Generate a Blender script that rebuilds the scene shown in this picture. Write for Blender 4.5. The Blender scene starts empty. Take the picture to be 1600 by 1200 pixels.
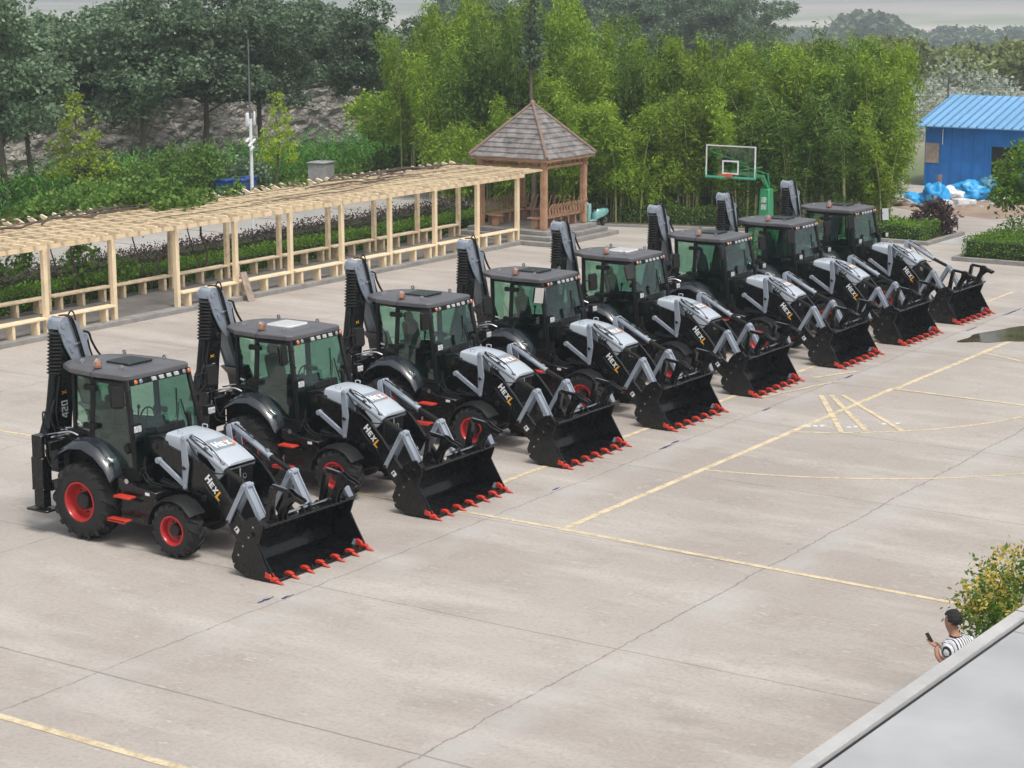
import bpy, bmesh, math, random
import numpy as np
from mathutils import Vector, Matrix
PI=math.pi; R=math.radians
C=bpy.context.scene.collection; S=bpy.context.scene
random.seed(7); RG=np.random.default_rng(11)

# ---------------- camera, sky, sun, exposure ----------------
cd=bpy.data.cameras.new('camera'); cam=bpy.data.objects.new('camera',cd); C.objects.link(cam)
cam.location=(24.134,-24.539,9.370); cam.rotation_euler=(R(90-11.464),0,R(33.307))
cd.sensor_width=36; cd.lens=70.79; cd.clip_start=.5; cd.clip_end=12000; S.camera=cam
w=bpy.data.worlds.new('World'); S.world=w; w.use_nodes=True
SUN_EL,SUN_AZ=63,-25          # azimuth measured from +x towards +y
nt=w.node_tree; bg=nt.nodes['Background']
sk=nt.nodes.new('ShaderNodeTexSky'); sk.sky_type='NISHITA'; sk.sun_disc=False
sk.sun_elevation=R(SUN_EL); sk.sun_rotation=R(90-SUN_AZ); sk.air_density=1.5; sk.dust_density=6; sk.ozone_density=1
hs=nt.nodes.new('ShaderNodeHueSaturation'); hs.inputs['Saturation'].default_value=.42
nt.links.new(sk.outputs[0],hs.inputs['Color']); nt.links.new(hs.outputs[0],bg.inputs['Color']); bg.inputs['Strength'].default_value=.15
sd=bpy.data.lights.new('sun','SUN'); sd.energy=1.7; sd.angle=R(12); sd.color=(1,.96,.9)
sun=bpy.data.objects.new('sun',sd); C.objects.link(sun)
sun.rotation_euler=Vector((math.cos(R(SUN_AZ))*math.cos(R(SUN_EL)),math.sin(R(SUN_AZ))*math.cos(R(SUN_EL)),math.sin(R(SUN_EL)))).to_track_quat('Z','Y').to_euler()
S.view_settings.view_transform='Standard'; S.view_settings.look='None'; S.view_settings.exposure=.05; S.view_settings.gamma=1

# ---------------- materials ----------------
def newmat(n):
    m=bpy.data.materials.new(n); m.use_nodes=True; t=m.node_tree
    return m,t,t.nodes['Principled BSDF'],t.nodes,t.links
def pm(n,c,r=.5,m=0,var=.15,sc=3,bump=0,bsc=60,coat=0,spec=.5,rv=.08):
    M,t,b,N,L=newmat(n)
    b.inputs['Metallic'].default_value=m; b.inputs['Coat Weight'].default_value=coat; b.inputs['Coat Roughness'].default_value=.08
    b.inputs['Specular IOR Level'].default_value=spec
    tc=N.new('ShaderNodeTexCoord'); nz=N.new('ShaderNodeTexNoise'); nz.inputs['Scale'].default_value=sc; nz.inputs['Detail'].default_value=6; nz.inputs['Roughness'].default_value=.65
    L.new(tc.outputs['Object'],nz.inputs['Vector'])
    mr=N.new('ShaderNodeMapRange'); mr.inputs[1].default_value=.3; mr.inputs[2].default_value=.7; L.new(nz.outputs[0],mr.inputs[0])
    mx=N.new('ShaderNodeMix'); mx.data_type='RGBA'
    mx.inputs[6].default_value=(*[max(0,v*(1-var)) for v in c],1); mx.inputs[7].default_value=(*[min(1,v*(1+var)) for v in c],1)
    L.new(mr.outputs[0],mx.inputs[0]); L.new(mx.outputs[2],b.inputs['Base Color'])
    m2=N.new('ShaderNodeMapRange'); m2.inputs[3].default_value=max(.02,r-rv); m2.inputs[4].default_value=min(1,r+rv); L.new(mr.outputs[0],m2.inputs[0]); L.new(m2.outputs[0],b.inputs['Roughness'])
    if bump:
        nb=N.new('ShaderNodeTexNoise'); nb.inputs['Scale'].default_value=bsc; nb.inputs['Detail'].default_value=4; L.new(tc.outputs['Object'],nb.inputs['Vector'])
        bp=N.new('ShaderNodeBump'); bp.inputs['Strength'].default_value=bump; bp.inputs['Distance'].default_value=.02; L.new(nb.outputs[0],bp.inputs['Height']); L.new(bp.outputs[0],b.inputs['Normal'])
    return M
def leafmat(n,c1,c2,trans=.35,rough=.6):
    M,t,b,N,L=newmat(n)
    g=N.new('ShaderNodeNewGeometry'); oi=N.new('ShaderNodeObjectInfo')
    mx=N.new('ShaderNodeMix'); mx.data_type='RGBA'; mx.inputs[6].default_value=(*c1,1); mx.inputs[7].default_value=(*c2,1)
    L.new(g.outputs['Random Per Island'],mx.inputs[0])
    h=N.new('ShaderNodeHueSaturation'); mr=N.new('ShaderNodeMapRange'); mr.inputs[3].default_value=.70; mr.inputs[4].default_value=1.22
    L.new(oi.outputs['Random'],mr.inputs[0]); L.new(mr.outputs[0],h.inputs['Value']); L.new(mx.outputs[2],h.inputs['Color'])
    L.new(h.outputs[0],b.inputs['Base Color']); b.inputs['Roughness'].default_value=rough; b.inputs['Specular IOR Level'].default_value=.3
    tr=N.new('ShaderNodeBsdfTranslucent'); L.new(h.outputs[0],tr.inputs['Color'])
    ms=N.new('ShaderNodeMixShader'); ms.inputs[0].default_value=trans
    L.new(b.outputs[0],ms.inputs[1]); L.new(tr.outputs[0],ms.inputs[2]); L.new(ms.outputs[0],N['Material Output'].inputs[0])
    return M
def glassmat(n,tint,f=1.0,r=.02):
    M,t,b,N,L=newmat(n); N.remove(b)
    tr=N.new('ShaderNodeBsdfTransparent'); tr.inputs[0].default_value=(*tint,1)
    gl=N.new('ShaderNodeBsdfGlossy'); gl.inputs['Roughness'].default_value=r; gl.inputs[0].default_value=(.9,.95,.95,1)
    lw=N.new('ShaderNodeLayerWeight'); lw.inputs[0].default_value=.5
    pw=N.new('ShaderNodeMath'); pw.operation='POWER'; pw.inputs[1].default_value=4; L.new(lw.outputs['Facing'],pw.inputs[0])
    ma=N.new('ShaderNodeMath'); ma.operation='MULTIPLY_ADD'; ma.inputs[1].default_value=.8; ma.inputs[2].default_value=.045*f; L.new(pw.outputs[0],ma.inputs[0])
    ms=N.new('ShaderNodeMixShader'); L.new(ma.outputs[0],ms.inputs[0]); L.new(tr.outputs[0],ms.inputs[1]); L.new(gl.outputs[0],ms.inputs[2])
    L.new(ms.outputs[0],N['Material Output'].inputs[0]); return M
K=dict(
 black=pm('black_paint',(.0050,.0055,.006),.27,0,.3,4,coat=.3,rv=.1,spec=.3), matte=pm('black_plastic',(.009,.0095,.010),.5,0,.25,8,.1,90,spec=.3),
 frame=pm('frame_black',(.006,.006,.0065),.42,0,.3,6,spec=.25), grey=pm('grey_paint',(.30,.34,.40),.36,0,.05,2,coat=.3), dgrey=pm('dark_grey_paint',(.25,.29,.345),.38,0,.08,3,coat=.3),
 hood=pm('hood_paint',(.46,.51,.57),.34,0,.04,2,coat=.3), red=pm('rim_red',(.44,.022,.022),.38,0,.1,5,coat=.2), orange=pm('tooth_orange',(.56,.042,.02),.42,0,.12,9),
 rubber=pm('rubber',(.022,.022,.022),.72,0,.35,7,.25,120,spec=.35), hub=pm('hub_black',(.012,.012,.012),.45), chrome=pm('chrome',(.62,.63,.65),.2,1,.05,5),
 white=pm('white_lettering',(.82,.83,.84),.5,0,.05), yellow=pm('yellow_lettering',(.85,.42,.03),.5,0,.05), olet=pm('orange_lettering',(.8,.24,.04),.5,0,.05),
 ink=pm('black_lettering',(.012,.012,.012),.5), roof=pm('roof_plastic',(.105,.105,.114),.5,0,.2,2.5,.15,50,coat=.2), hatch=pm('hatch_glass',(.010,.016,.014),.3,0,.3,9,spec=.25),
 lens=pm('lamp_lens',(.50,.52,.54),.2,0,.5,45,coat=.6), amber=pm('amber_lens',(.65,.17,.03),.22,0,.1,20,coat=1), seat=pm('seat_cloth',(.008,.018,.018),.35,0,.4,12,.4,30,coat=.3),
 boot=pm('rubber_boot',(.012,.012,.012),.6,0,.3,9), fender=pm('fender_paint',(.022,.026,.034),.17,0,.15,2,coat=1), tapered=pm('red_tape',(.6,.03,.03),.4),
 mirror=pm('mirror_face',(.75,.78,.8),.04,1,.02), plastic=pm('plastic_wrap',(.75,.75,.76),.15,0,.1,30,.5,40,coat=.5),  # plastic: real wrap, and the sky reflection painted on two roof hatches
 glass=glassmat('cab_glass',(.72,.86,.80),1.5), wrap=glassmat('clear_wrap',(.85,.85,.86),5,.12), dglass=glassmat('dark_glass',(.47,.66,.60),1.8), hlens=pm('headlight_lens',(.5,.51,.52),.2,0,.8,30,coat=.6))

# ---------------- mesh helper ----------------
class MB:
    def __init__(s,sy=1): s.b=bmesh.new(); s.sy=sy
    def v(s,p): return s.b.verts.new((p[0],p[1]*s.sy,p[2]))
    def hexa(s,P,Q):
        a=[s.v(p) for p in P]; q=[s.v(p) for p in Q]; n=len(a)
        s.b.faces.new(a); s.b.faces.new(q[::-1])
        for i in range(n): j=(i+1)%n; s.b.faces.new((a[j],a[i],q[i],q[j]))
        return s
    def box(s,x0,x1,y0,y1,z0,z1): return s.hexa([(x0,y0,z0),(x1,y0,z0),(x1,y1,z0),(x0,y1,z0)],[(x0,y0,z1),(x1,y0,z1),(x1,y1,z1),(x0,y1,z1)])
    def obox(s,c,u,v,wv):  # oriented box, half vectors
        c,u,v,wv=map(Vector,(c,u,v,wv)); return s.hexa([c-u-v-wv,c+u-v-wv,c+u+v-wv,c-u+v-wv],[c-u-v+wv,c+u-v+wv,c+u+v+wv,c-u+v+wv])
    def bar(s,p,q,wd,th,up=(0,1,0)):  # bar along p-q; th along up, wd across
        p,q=Vector(p),Vector(q); d=(q-p); L=d.length/2; d.normalize(); u=Vector(up); u=(u-d*u.dot(d)).normalized(); n=d.cross(u)
        return s.obox((p+q)/2,d*L,u*th/2,n*wd/2)
    def pxz(s,pts,y0,y1): return s.hexa([(x,y0,z) for x,z in pts],[(x,y1,z) for x,z in pts])
    def pyz(s,pts,x0,x1): return s.hexa([(x0,y,z) for y,z in pts],[(x1,y,z) for y,z in pts])
    def pxy(s,pts,z0,z1): return s.hexa([(x,y,z0) for x,y in pts],[(x,y,z1) for x,y in pts])
    def plate(s,pts,th):
        P=[Vector(p) for p in pts]; n=(P[1]-P[0]).cross(P[-1]-P[0]).normalized()*th; return s.hexa(P,[p+n for p in P])
    def ring(s,c,a,b,r,n): return [s.v(c+(a*math.cos(2*PI*i/n)+b*math.sin(2*PI*i/n))*r) for i in range(n)]
    def tube(s,pts,r,n=8,cap=True):
        P=[Vector(p) for p in pts]; rr=r if hasattr(r,'__len__') else [r]*len(P); prev=None; u=None
        for i,p in enumerate(P):
            d=(P[min(i+1,len(P)-1)]-P[max(i-1,0)]).normalized()
            if u is None: u=d.orthogonal().normalized()
            u=(u-d*u.dot(d)).normalized(); k=s.ring(p,u,d.cross(u),rr[i],n)
            if prev:
                for j in range(n): s.b.faces.new((prev[j],prev[(j+1)%n],k[(j+1)%n],k[j]))
            elif cap: s.b.faces.new(k[::-1])
            prev=k
        if cap: s.b.faces.new(prev)
        return s
    def cyl(s,p,q,r,n=14,r2=None): return s.tube([p,q],[r,r if r2 is None else r2],n)
    def curve(s,pts,r,n=6,k=5):  # smooth hose through points
        P=[Vector(p) for p in pts]; O=[]
        for i in range(len(P)-1):
            a,b,c_,d=P[max(i-1,0)],P[i],P[i+1],P[min(i+2,len(P)-1)]
            for t in range(k):
                t/=k; O.append(.5*((2*b)+(c_-a)*t+(2*a-5*b+4*c_-d)*t*t+(3*b-a-3*c_+d)*t**3))
        O.append(P[-1]); return s.tube(O,r,n)
    def lathe(s,prof,c,ax='y',n=32,closed=True):  # prof (r,h)
        c=Vector(c); A={'x':(Vector((0,1,0)),Vector((0,0,1)),Vector((1,0,0))),'y':(Vector((1,0,0)),Vector((0,0,1)),Vector((0,1,0))),'z':(Vector((1,0,0)),Vector((0,1,0)),Vector((0,0,1)))}[ax]
        rs=[s.ring(c+A[2]*h,A[0],A[1],max(r,1e-4),n) for r,h in prof]
        m=len(rs)
        for i in range(m if closed else m-1):
            a,b=rs[i],rs[(i+1)%m]
            for j in range(n): s.b.faces.new((a[j],a[(j+1)%n],b[(j+1)%n],b[j]))
        if not closed:
            s.b.faces.new(rs[0][::-1]); s.b.faces.new(rs[-1])
        return s
    def loft(s,secs,cap=True,closed=False):
        rs=[[s.v(p) for p in q] for q in secs]; n=len(rs[0])
        for a,b in zip(rs,rs[1:]):
            for j in range(n if closed else n-1): s.b.faces.new((a[j],a[(j+1)%n],b[(j+1)%n],b[j]))
        if cap: s.b.faces.new(rs[0][::-1]); s.b.faces.new(rs[-1])
        return s
    def text(s,txt,o,u,v,h,th=.004,sp=.14):  # block lettering, o origin, u reading dir, v up dir
        o,u,v=Vector(o),Vector(u).normalized(),Vector(v).normalized(); n=u.cross(v)*th; x=0
        for ch in txt:
            if ch==' ': x+=.35*h; continue
            hh=h
            for q in GL[ch]:
                P=[o+u*(x+a*hh)+v*(b*hh) for a,b in q]; s.hexa(P,[p+n for p in P])
            x+=(max(a for q in GL[ch] for a,b in q)+sp)*hh
        return s
    def build(s,name,mat,parent=None,bevel=0,smooth=38,seg=1,recalc=True,split=False):
        b=s.b
        if split:
            b.verts.ensure_lookup_table(); b.verts.index_update(); seen=set(); outs=[]
            for v0 in b.verts:
                if v0.index in seen: continue
                st=[v0]; seen.add(v0.index); comp=[]
                while st:
                    v=st.pop(); comp.append(v)
                    for e in v.link_edges:
                        w_=e.other_vert(v)
                        if w_.index not in seen: seen.add(w_.index); st.append(w_)
                q=MB(); mp={v.index:q.b.verts.new(v.co) for v in comp}
                for f in {f for v in comp for f in v.link_faces}: q.b.faces.new([mp[v.index] for v in f.verts])
                outs.append(q.build(name,mat,parent,bevel,smooth,seg,recalc))
            b.free(); return outs[0]
        if recalc: bmesh.ops.recalc_face_normals(b,faces=b.faces)
        if bevel:
            E=[e for e in b.edges if len(e.link_faces)==2 and e.calc_face_angle()>R(30)]
            bmesh.ops.bevel(b,geom=E,offset=bevel,segments=seg,affect='EDGES',clamp_overlap=True)
        if smooth:
            for f in b.faces: f.smooth=True
            for e in b.edges: e.smooth=not(len(e.link_faces)!=2 or e.calc_face_angle()>R(smooth))
        m=bpy.data.meshes.new(name); b.to_mesh(m); b.free(); m.materials.append(K[mat] if isinstance(mat,str) else mat)
        o=bpy.data.objects.new(name,m); C.objects.link(o)
        if parent: o.parent=parent
        return o
def rc(a,b,c,d): return [(a,b),(c,b),(c,d),(a,d)]
GL={'H':[rc(0,0,.24,1),rc(.56,0,.8,1),rc(.241,.38,.559,.62)],
 'e':[rc(0,0,.2,.8),rc(.201,0,.6,.17),rc(.201,.315,.54,.48),rc(.201,.63,.6,.8)],
 'x':[[(0,0),(.24,0),(.72,.8),(.48,.8)],[(.48,0),(.72,0),(.48,.35),(.37,.2)],[(.24,.43),(.35,.6),(.24,.8),(0,.8)]],
 'L':[rc(0,0,.24,1),rc(.241,0,.7,.24)],
 '4':[rc(.44,0,.64,1),rc(0,.22,.439,.4),[(0,.401),(.2,.401),(.439,.8),(.439,1),(.34,1)]],
 '2':[rc(0,0,.6,.18),rc(0,.181,.2,.5),rc(0,.41,.6,.59) if 0 else rc(.201,.4,.6,.58),rc(.4,.581,.6,.82),rc(0,.821,.6,1)],
 '0':[rc(0,0,.18,1),rc(.44,0,.62,1),rc(.181,0,.439,.17),rc(.181,.83,.439,1)],
 'X':[[(0,0),(.22,0),(.7,1),(.48,1)],[(.48,0),(.7,0),(.46,.43),(.36,.25)],[(.24,.57),(.34,.75),(.22,1),(0,1)]]}
def tag(o,label=None,cat=None,group=None,kind=None):
    for k,v in (('label',label),('category',cat),('group',group),('kind',kind)):
        if v: o[k]=v
    return o
def empty(name,loc=(0,0,0),rz=0):
    o=bpy.data.objects.new(name,None); C.objects.link(o); o.location=loc; o.rotation_euler=(0,0,rz); o.empty_display_size=.3; return o
def copy_tree(o,parent=None):
    c=o.copy(); C.objects.link(c)
    if parent: c.parent=parent
    for ch in list(o.children): copy_tree(ch,c)
    return c
# ---------------- the backhoe loader ----------------
def make_loader():
    r=empty('backhoe_loader')
    def tyre(name,x,z,R_,w,yo,s,rim,nl):
        y0,yc=yo-w,yo-w/2; t=MB(s); h=w/2
        t.lathe([(rim,-h*.86),(rim+.03,-h),(R_*.80,-h*1.02),(R_*.90,-h*.86),(R_*.945,-h*.4),(R_*.95,0),(R_*.945,h*.4),(R_*.90,h*.86),(R_*.80,h*1.02),(rim+.03,h),(rim,h*.86)],(x,yc,z),'y',44)
        def P(a,rr,y): return (x+math.cos(a)*rr,yc+y,z+math.sin(a)*rr)
        for sd in (1,-1):
            for i in range(nl):
                a=2*PI*(i+(.5 if sd<0 else 0))/nl; da=2*PI/nl*.21; sw=.55*2*PI/nl
                st=[(0,.93,1.0,0),(h*.45,.93,1.0,sw*.45),(h*.9,.87,.975,sw*.9),(h*1.06,.77,.86,sw*1.25)]
                secs=[[P(a+sk-da,R_*q0,sd*y),P(a+sk+da,R_*q0,sd*y),P(a+sk+da*.8,R_*q1,sd*y),P(a+sk-da*.8,R_*q1,sd*y)] for y,q0,q1,sk in st]
                t.loft(secs,True,True)
        o=t.build(name,'rubber',r,smooth=30)
        q=MB(s); q.lathe([(rim+.012,h*.82),(rim+.012,h*.98),(rim-.012,h*1.0),(rim-.03,h*.86),(rim-.035,h*.25),(rim-.07,h*.05),(rim*.45,h*.0),(.02,h*.0),(.02,h*-.12),(rim-.03,-h*.1),(rim-.02,-h*.9),(rim+.01,-h*.9)],(x,yc,z),'y',36)
        q.build('rim','red',o)
        q=MB(s); hr=rim*.44
        q.lathe([(hr,-.02),(hr,h*.45),(hr*.9,h*.62),(hr*.86,h*.64),(hr*.5,h*.66),(.001,h*.66)],(x,yc,z),'y',24,closed=False)
        for i in range(8):
            a=2*PI*i/8; q.cyl(P(a,rim*.62,0),P(a,rim*.62,h*.14),.014,6)
        q.build('hub','hub',o)
        return o
    for s in (-1,1):
        # y is mirrored by s; all y below are positive outward
        tyre('rear_wheel',.02,.665,.665,.42,1.09,s,.335,17); tyre('front_wheel',2.09,.47,.465,.33,1.05,s,.245,16)
        f=MB(s); pr=[(-.52,1.38),(-.40,1.52),(-.15,1.64),(.15,1.67),(.42,1.57),(.66,1.38),(.80,1.18)]
        top=[[(x,yy,z+dz) for yy,dz in ((.66,.0),(.66,.10),(.74,.12),(.98,.05),(1.10,-.02),(1.12,-.07),(1.09,-.07),(.97,.0))] for x,z in pr]
        f.loft(top,True,True); f.build('rear_fender','fender',r,smooth=50)
        f=MB(s); A=[R(a) for a in (35,60,85,110,135,160,178)]
        f.loft([[(2.09+math.cos(a)*q,y,.47+math.sin(a)*q) for y,q in ((.72,.56),(.72,.545),(1.0,.54),(1.07,.51),(1.075,.53),(1.0,.56))] for a in A],True,True); f.build('front_mudguard','matte',r,smooth=50)
        # loader arm
        arm=[(1.28,1.66),(1.29,1.76),(1.36,1.82),(1.55,1.79),(1.97,1.68),(2.17,1.63),(2.40,1.56),(2.62,1.42),(2.84,1.20),(3.06,.94),(3.30,.68),(3.56,.47),(3.62,.34),(3.50,.22),(3.35,.20),(3.12,.38),(2.93,.62),(2.78,.84),(2.60,.90),(2.42,1.0),(2.20,1.12),(1.96,1.28),(1.6,1.48)]
        o=MB(s).pxz(arm,.555,.615).build('loader_arm','black',r,.006)
        g=MB(s); g.cyl((1.37,.46,1.72),(1.37,.64,1.72),.055); g.cyl((3.5,.46,.32),(3.5,.65,.32),.045); g.cyl((2.97,.46,.68),(2.97,.69,.68),.03); g.cyl((2.08,.42,1.46),(2.08,.71,1.46),.035); g.cyl((2.45,.48,.99),(2.45,.66,.99),.05)
        g.curve([(2.40,.622,1.30),(2.55,.622,1.12),(2.74,.622,.98),(2.78,.622,.90)],.012); g.build('arm_pin','hub',o,split=True)
        if s<0:
            d=Vector((.205,0,-.215)).normalized(); v=Vector((.62,0,.78))
            v=Vector((-d.z,0,d.x)); n_y=-.6165
            hx=MB(); o0=Vector((2.455,-.6165,1.315)); w_=0
            hx.text('Hex',o0,d,v,.135,.004); x=(.8+.14+.6+.14+.72+.14)*.135
            lt=hx.build('lettering','white',o,smooth=0); MB().text('L',o0+d*x-v*.03,d,v,.15,.004).build('lettering','yellow',o,smooth=0)
            MB().obox((3.13,-.6175,.555),d*.05,v*.045,(0,.002,0)).build('warning_sticker','white',o,smooth=0)
            MB().obox((3.12,-.6205,.565),d*.014,v*.03,(0,.001,0)).build('sticker_print','ink',o,smooth=0)
        # hydraulics of the arm
        q=MB(s); q.cyl((1.45,.56,1.12),(2.1,.56,1.04),.055); q.cyl((2.1,.56,1.04),(2.45,.56,.99),.03); q.curve([(1.5,.58,1.2),(1.8,.6,1.15),(2.3,.6,1.09)],.014); q.build('lift_cylinder','black',r)
        q=MB(s)
        lev=[(2.025,1.985),(2.085,1.985),(2.105,1.93),(2.165,1.52),(2.155,1.44),(2.105,1.10),(2.055,1.085),(2.03,1.12),(2.015,1.42),(2.02,1.52),(1.995,1.93)]
        q.pxz(lev,.655,.68); q.pxz(lev,.435,.46); o=q.build('bellcrank_lever','grey',r,.005)
        q=MB(s)
        for x,z in ((2.055,1.94),(2.09,1.47),(2.07,1.13)): q.cyl((x,.64,z),(x,.70,z),.026,12)
        q.build('pivot_pin','grey',o,split=True)
        q=MB(s); q.bar((1.47,.64,1.50),(2.06,.64,1.14),.085,.045); q.cyl((1.47,.60,1.50),(1.47,.69,1.50),.052); q.bar((1.62,.48,1.50),(2.06,.48,1.18),.085,.04); q.build('lever_link','grey',r,.005)
        q=MB(s); q.tube([(2.03,.56,1.95),(2.86,.56,1.51)],.052,16); q.tube([(2.84,.56,1.52),(2.875,.56,1.502)],.062,16); q.cyl((2.05,.50,1.94),(2.05,.66,1.94),.05); o=q.build('tilt_cylinder','grey',r)
        q=MB(s); n=13; P0,P1=Vector((2.87,.56,1.505)),Vector((3.26,.56,1.345))
        q.tube([P0.lerp(P1,i/(2*n)) for i in range(2*n+1)],[.052 if i%2 else .036 for i in range(2*n+1)],12); q.build('rod_boot','boot',o)
        q=MB(s)
        q.curve([(2.1,.55,1.98),(2.3,.55,1.90),(2.5,.53,1.84),(2.7,.54,1.70),(2.80,.56,1.60),(2.84,.56,1.57)],.009); q.curve([(2.12,.59,1.97),(2.3,.6,1.875),(2.5,.6,1.77),(2.62,.59,1.70)],.010); q.curve([(2.1,.53,1.98),(2.2,.51,1.96),(2.4,.50,1.87),(2.55,.52,1.77)],.009)
        q.curve([(2.1,.6,1.93),(2.2,.63,1.80),(2.45,.63,1.55),(2.62,.60,1.44),(2.78,.5,1.42),(2.85,.4,1.46)],.011)
        q.build('hose','matte',o,split=True)
        q=MB(s); q.cyl((2.12,.545,2.0),(2.45,.545,1.83),.009,8); q.obox((2.2,.56,1.93),(.03,0,-.015),(0,.03,0),(.01,0,.02)); q.obox((2.45,.56,1.80),(.03,0,-.015),(0,.03,0),(.01,0,.02)); q.obox((2.79,.56,1.60),(.03,0,-.015),(0,.03,0),(.01,0,.02)); q.build('hose_clamp','chrome',o,split=True)
        for y in (.475,.655): 
            MB(s).bar((3.33,y,1.31),(2.965,y,.67),.088,.032).build('bucket_link','grey',r,.005)
        q=MB(s); q.bar((3.33,.565,1.31),(3.68,.565,.72),.035,.15); q.bar((3.345,.49,1.31),(3.69,.49,.72),.085,.022); q.bar((3.345,.64,1.31),(3.69,.64,.72),.085,.022); q.build('bucket_link','grey',r,.004)
        q=MB(s); q.cyl((3.33,.44,1.315),(3.33,.69,1.315),.035); q.cyl((3.33,.50,1.315),(3.33,.63,1.315),.06); q.build('link_pin','grey',r,split=True)
        # grapple on the lip
        gp=[(4.24,1.42),(4.34,1.41),(4.42,1.35),(4.60,1.29),(4.62,1.25),(4.57,1.22),(4.48,1.245),(4.38,1.22),(4.28,1.12),(4.22,1.0),(4.19,.84),(4.07,.84),(4.08,.96),(4.13,1.10),(4.21,1.25),(4.22,1.33)]
        q=MB(s); q.pxz(gp,.61,.63); q.pxz(gp,.71,.73); q.pxz([(4.40,1.30),(4.58,1.265),(4.6,1.235),(4.56,1.205),(4.42,1.25)],.63,.71); q.pxz([(4.0,.85),(4.14,.85),(4.18,1.0),(4.14,1.02)],.63,.71)
        q.pxz([(3.80,.78),(3.90,.76),(4.01,1.40),(3.93,1.42)],.62,.72); q.cyl((4.33,.56,1.33),(4.33,.78,1.33),.035); q.cyl((4.07,.54,.93),(4.07,.80,.93),.04); q.cyl((3.97,.58,1.37),(3.97,.76,1.37),.03)
        o=q.build('grapple_arm','black',r,.005)
        q=MB(s); q.bar((3.96,.67,1.42),(4.29,.67,1.375),.06,.09); q.build('grapple_cylinder','black',o,.012,seg=2)
        q=MB(s); q.bar((3.97,.67,1.452),(4.24,.67,1.415),.006,.035); q.build('cylinder_rod','chrome',o)  # flat chrome strip paints the gloss highlight along the cylinder top
    # chassis
    q=MB(); q.box(-.85,2.55,-.36,.36,.56,.98); q.box(1.15,1.62,-.49,.49,.95,1.38)
    for y in (-.49,.40): q.pxz([(1.18,.95),(1.62,.95),(1.55,1.5),(1.47,1.78),(1.30,1.80),(1.22,1.6)],y,y+.09)
    q.box(1.0,1.3,-.42,.42,.98,1.55); q.box(2.5,2.80,-.30,.30,.52,.95); q.box(-.1,1.2,-.62,.62,.9,1.12); q.build('chassis','frame',r,.01)
    q=MB(); q.cyl((2.09,-.80,.47),(2.09,.80,.47),.085); q.lathe([(.0,-.22),(.13,-.2),(.2,-.1),(.2,.1),(.13,.2),(.0,.22)],(2.09,0,.47),'y',18,False); q.box(1.95,2.25,-.18,.18,.45,.72); q.cyl((2.33,-.55,.5),(2.33,.55,.5),.035); q.build('front_axle','frame',r)
    q=MB(); q.cyl((.02,-.78,.665),(.02,.78,.665),.13); q.lathe([(.0,-.3),(.2,-.26),(.28,-.1),(.28,.1),(.2,.26),(.0,.3)],(.02,0,.665),'y',18,False); q.build('rear_axle','frame',r)
    q=MB(); q.pxz([(1.25,.95),(2.66,.95),(2.70,1.45),(2.55,1.55),(1.30,1.75)],-.31,.31); o=q.build('engine_bay','matte',r,.01)
    q=MB()
    for i in range(9): q.box(2.702,2.712,-.26,.26,1.0+i*.05,1.02+i*.05)
    q.build('radiator_grille','frame',o)
    q=MB(); q.cyl((2.72,-.05,1.25),(2.72,-.05,1.42),.02); q.lathe([(.03,0),(.05,.0),(.05,.015),(.03,.015)],(2.72,.05,1.27),'x',14); q.build('tow_hook','chrome',o)
    # hood
    st=[(1.385,.385,1.885,1.56),(1.40,.395,1.90,1.53),(1.65,.392,1.895,1.47),(1.95,.385,1.855,1.38),(2.25,.37,1.77,1.29),(2.5,.35,1.665,1.24),(2.70,.335,1.555,1.42),(2.73,.33,1.53,1.50)]
    secs=[]
    for x,h,zt,zb in st:
        e=.045; secs.append([(x,-h-.01,zb),(x,-h,zt-e*1.6),(x,-h+e*.4,zt-e*.5),(x,-h+e*1.3,zt),(x,-h*.4,zt+.012),(x,h*.4,zt+.012),(x,h-e*1.3,zt),(x,h-e*.4,zt-e*.5),(x,h,zt-e*1.6),(x,h+.01,zb)])
    hd=MB().loft(secs,True,True).build('engine_hood','hood',r,smooth=32)
    for sy in (-1,1):
        q=MB(sy); q.curve([(1.60,.30,1.905),(1.60,.30,1.955),(1.70,.30,1.955),(1.70,.30,1.905)],.009,6,4); q.build('hood_handle','hood',hd)
        q=MB(sy); q.plate([(2.02,.398,1.72),(2.30,.391,1.60),(2.48,.375,1.42),(2.46,.375,1.38),(2.22,.388,1.46),(2.05,.395,1.60)],.006); q.build('vent_panel','matte',hd)
        u=Vector((.21,0,-.13)).normalized()*(1)
        if sy<0: MB().text('4X4',(2.14,-.401,1.665),u,(.5,0,.85),.10,.006,sp=.1).build('lettering','ink',hd,smooth=0)
    # decal on hood: plane follows the slope between x=2.1 and 2.45
    def hz(x): 
        for a,b in zip(st,st[1:]):
            if a[0]<=x<=b[0]: return a[2]+(b[2]-a[2])*(x-a[0])/(b[0]-a[0])+.014
    dn=Vector((hz(2.44)-hz(2.18),0,-.26)).normalized()
    pa,pb=Vector((2.12,0,hz(2.12)+.003)),Vector((2.245,0,hz(2.245)+.004)); pc=Vector((2.41,0,hz(2.41)+.003))
    q=MB(); y0,y1=-.24,.24
    q.loft([[(p.x,y0+sh,p.z),(p.x,y1+sh,p.z),(p.x,y1+sh,p.z+.002),(p.x,y0+sh,p.z+.002)] for p,sh in ((pa,.03),(pb,.0),(pc,-.03))],True,True)
    q.build('hood_decal','dgrey',hd,smooth=0)
    vv=(Vector((2.16,0,hz(2.16)))-Vector((2.40,0,hz(2.40)))).normalized()
    q=MB().text('Hex',Vector((2.375,-.215,hz(2.375)+.012)),(0,1,0),vv,.165,.003); q.build('lettering','white',hd,smooth=0)
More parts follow.
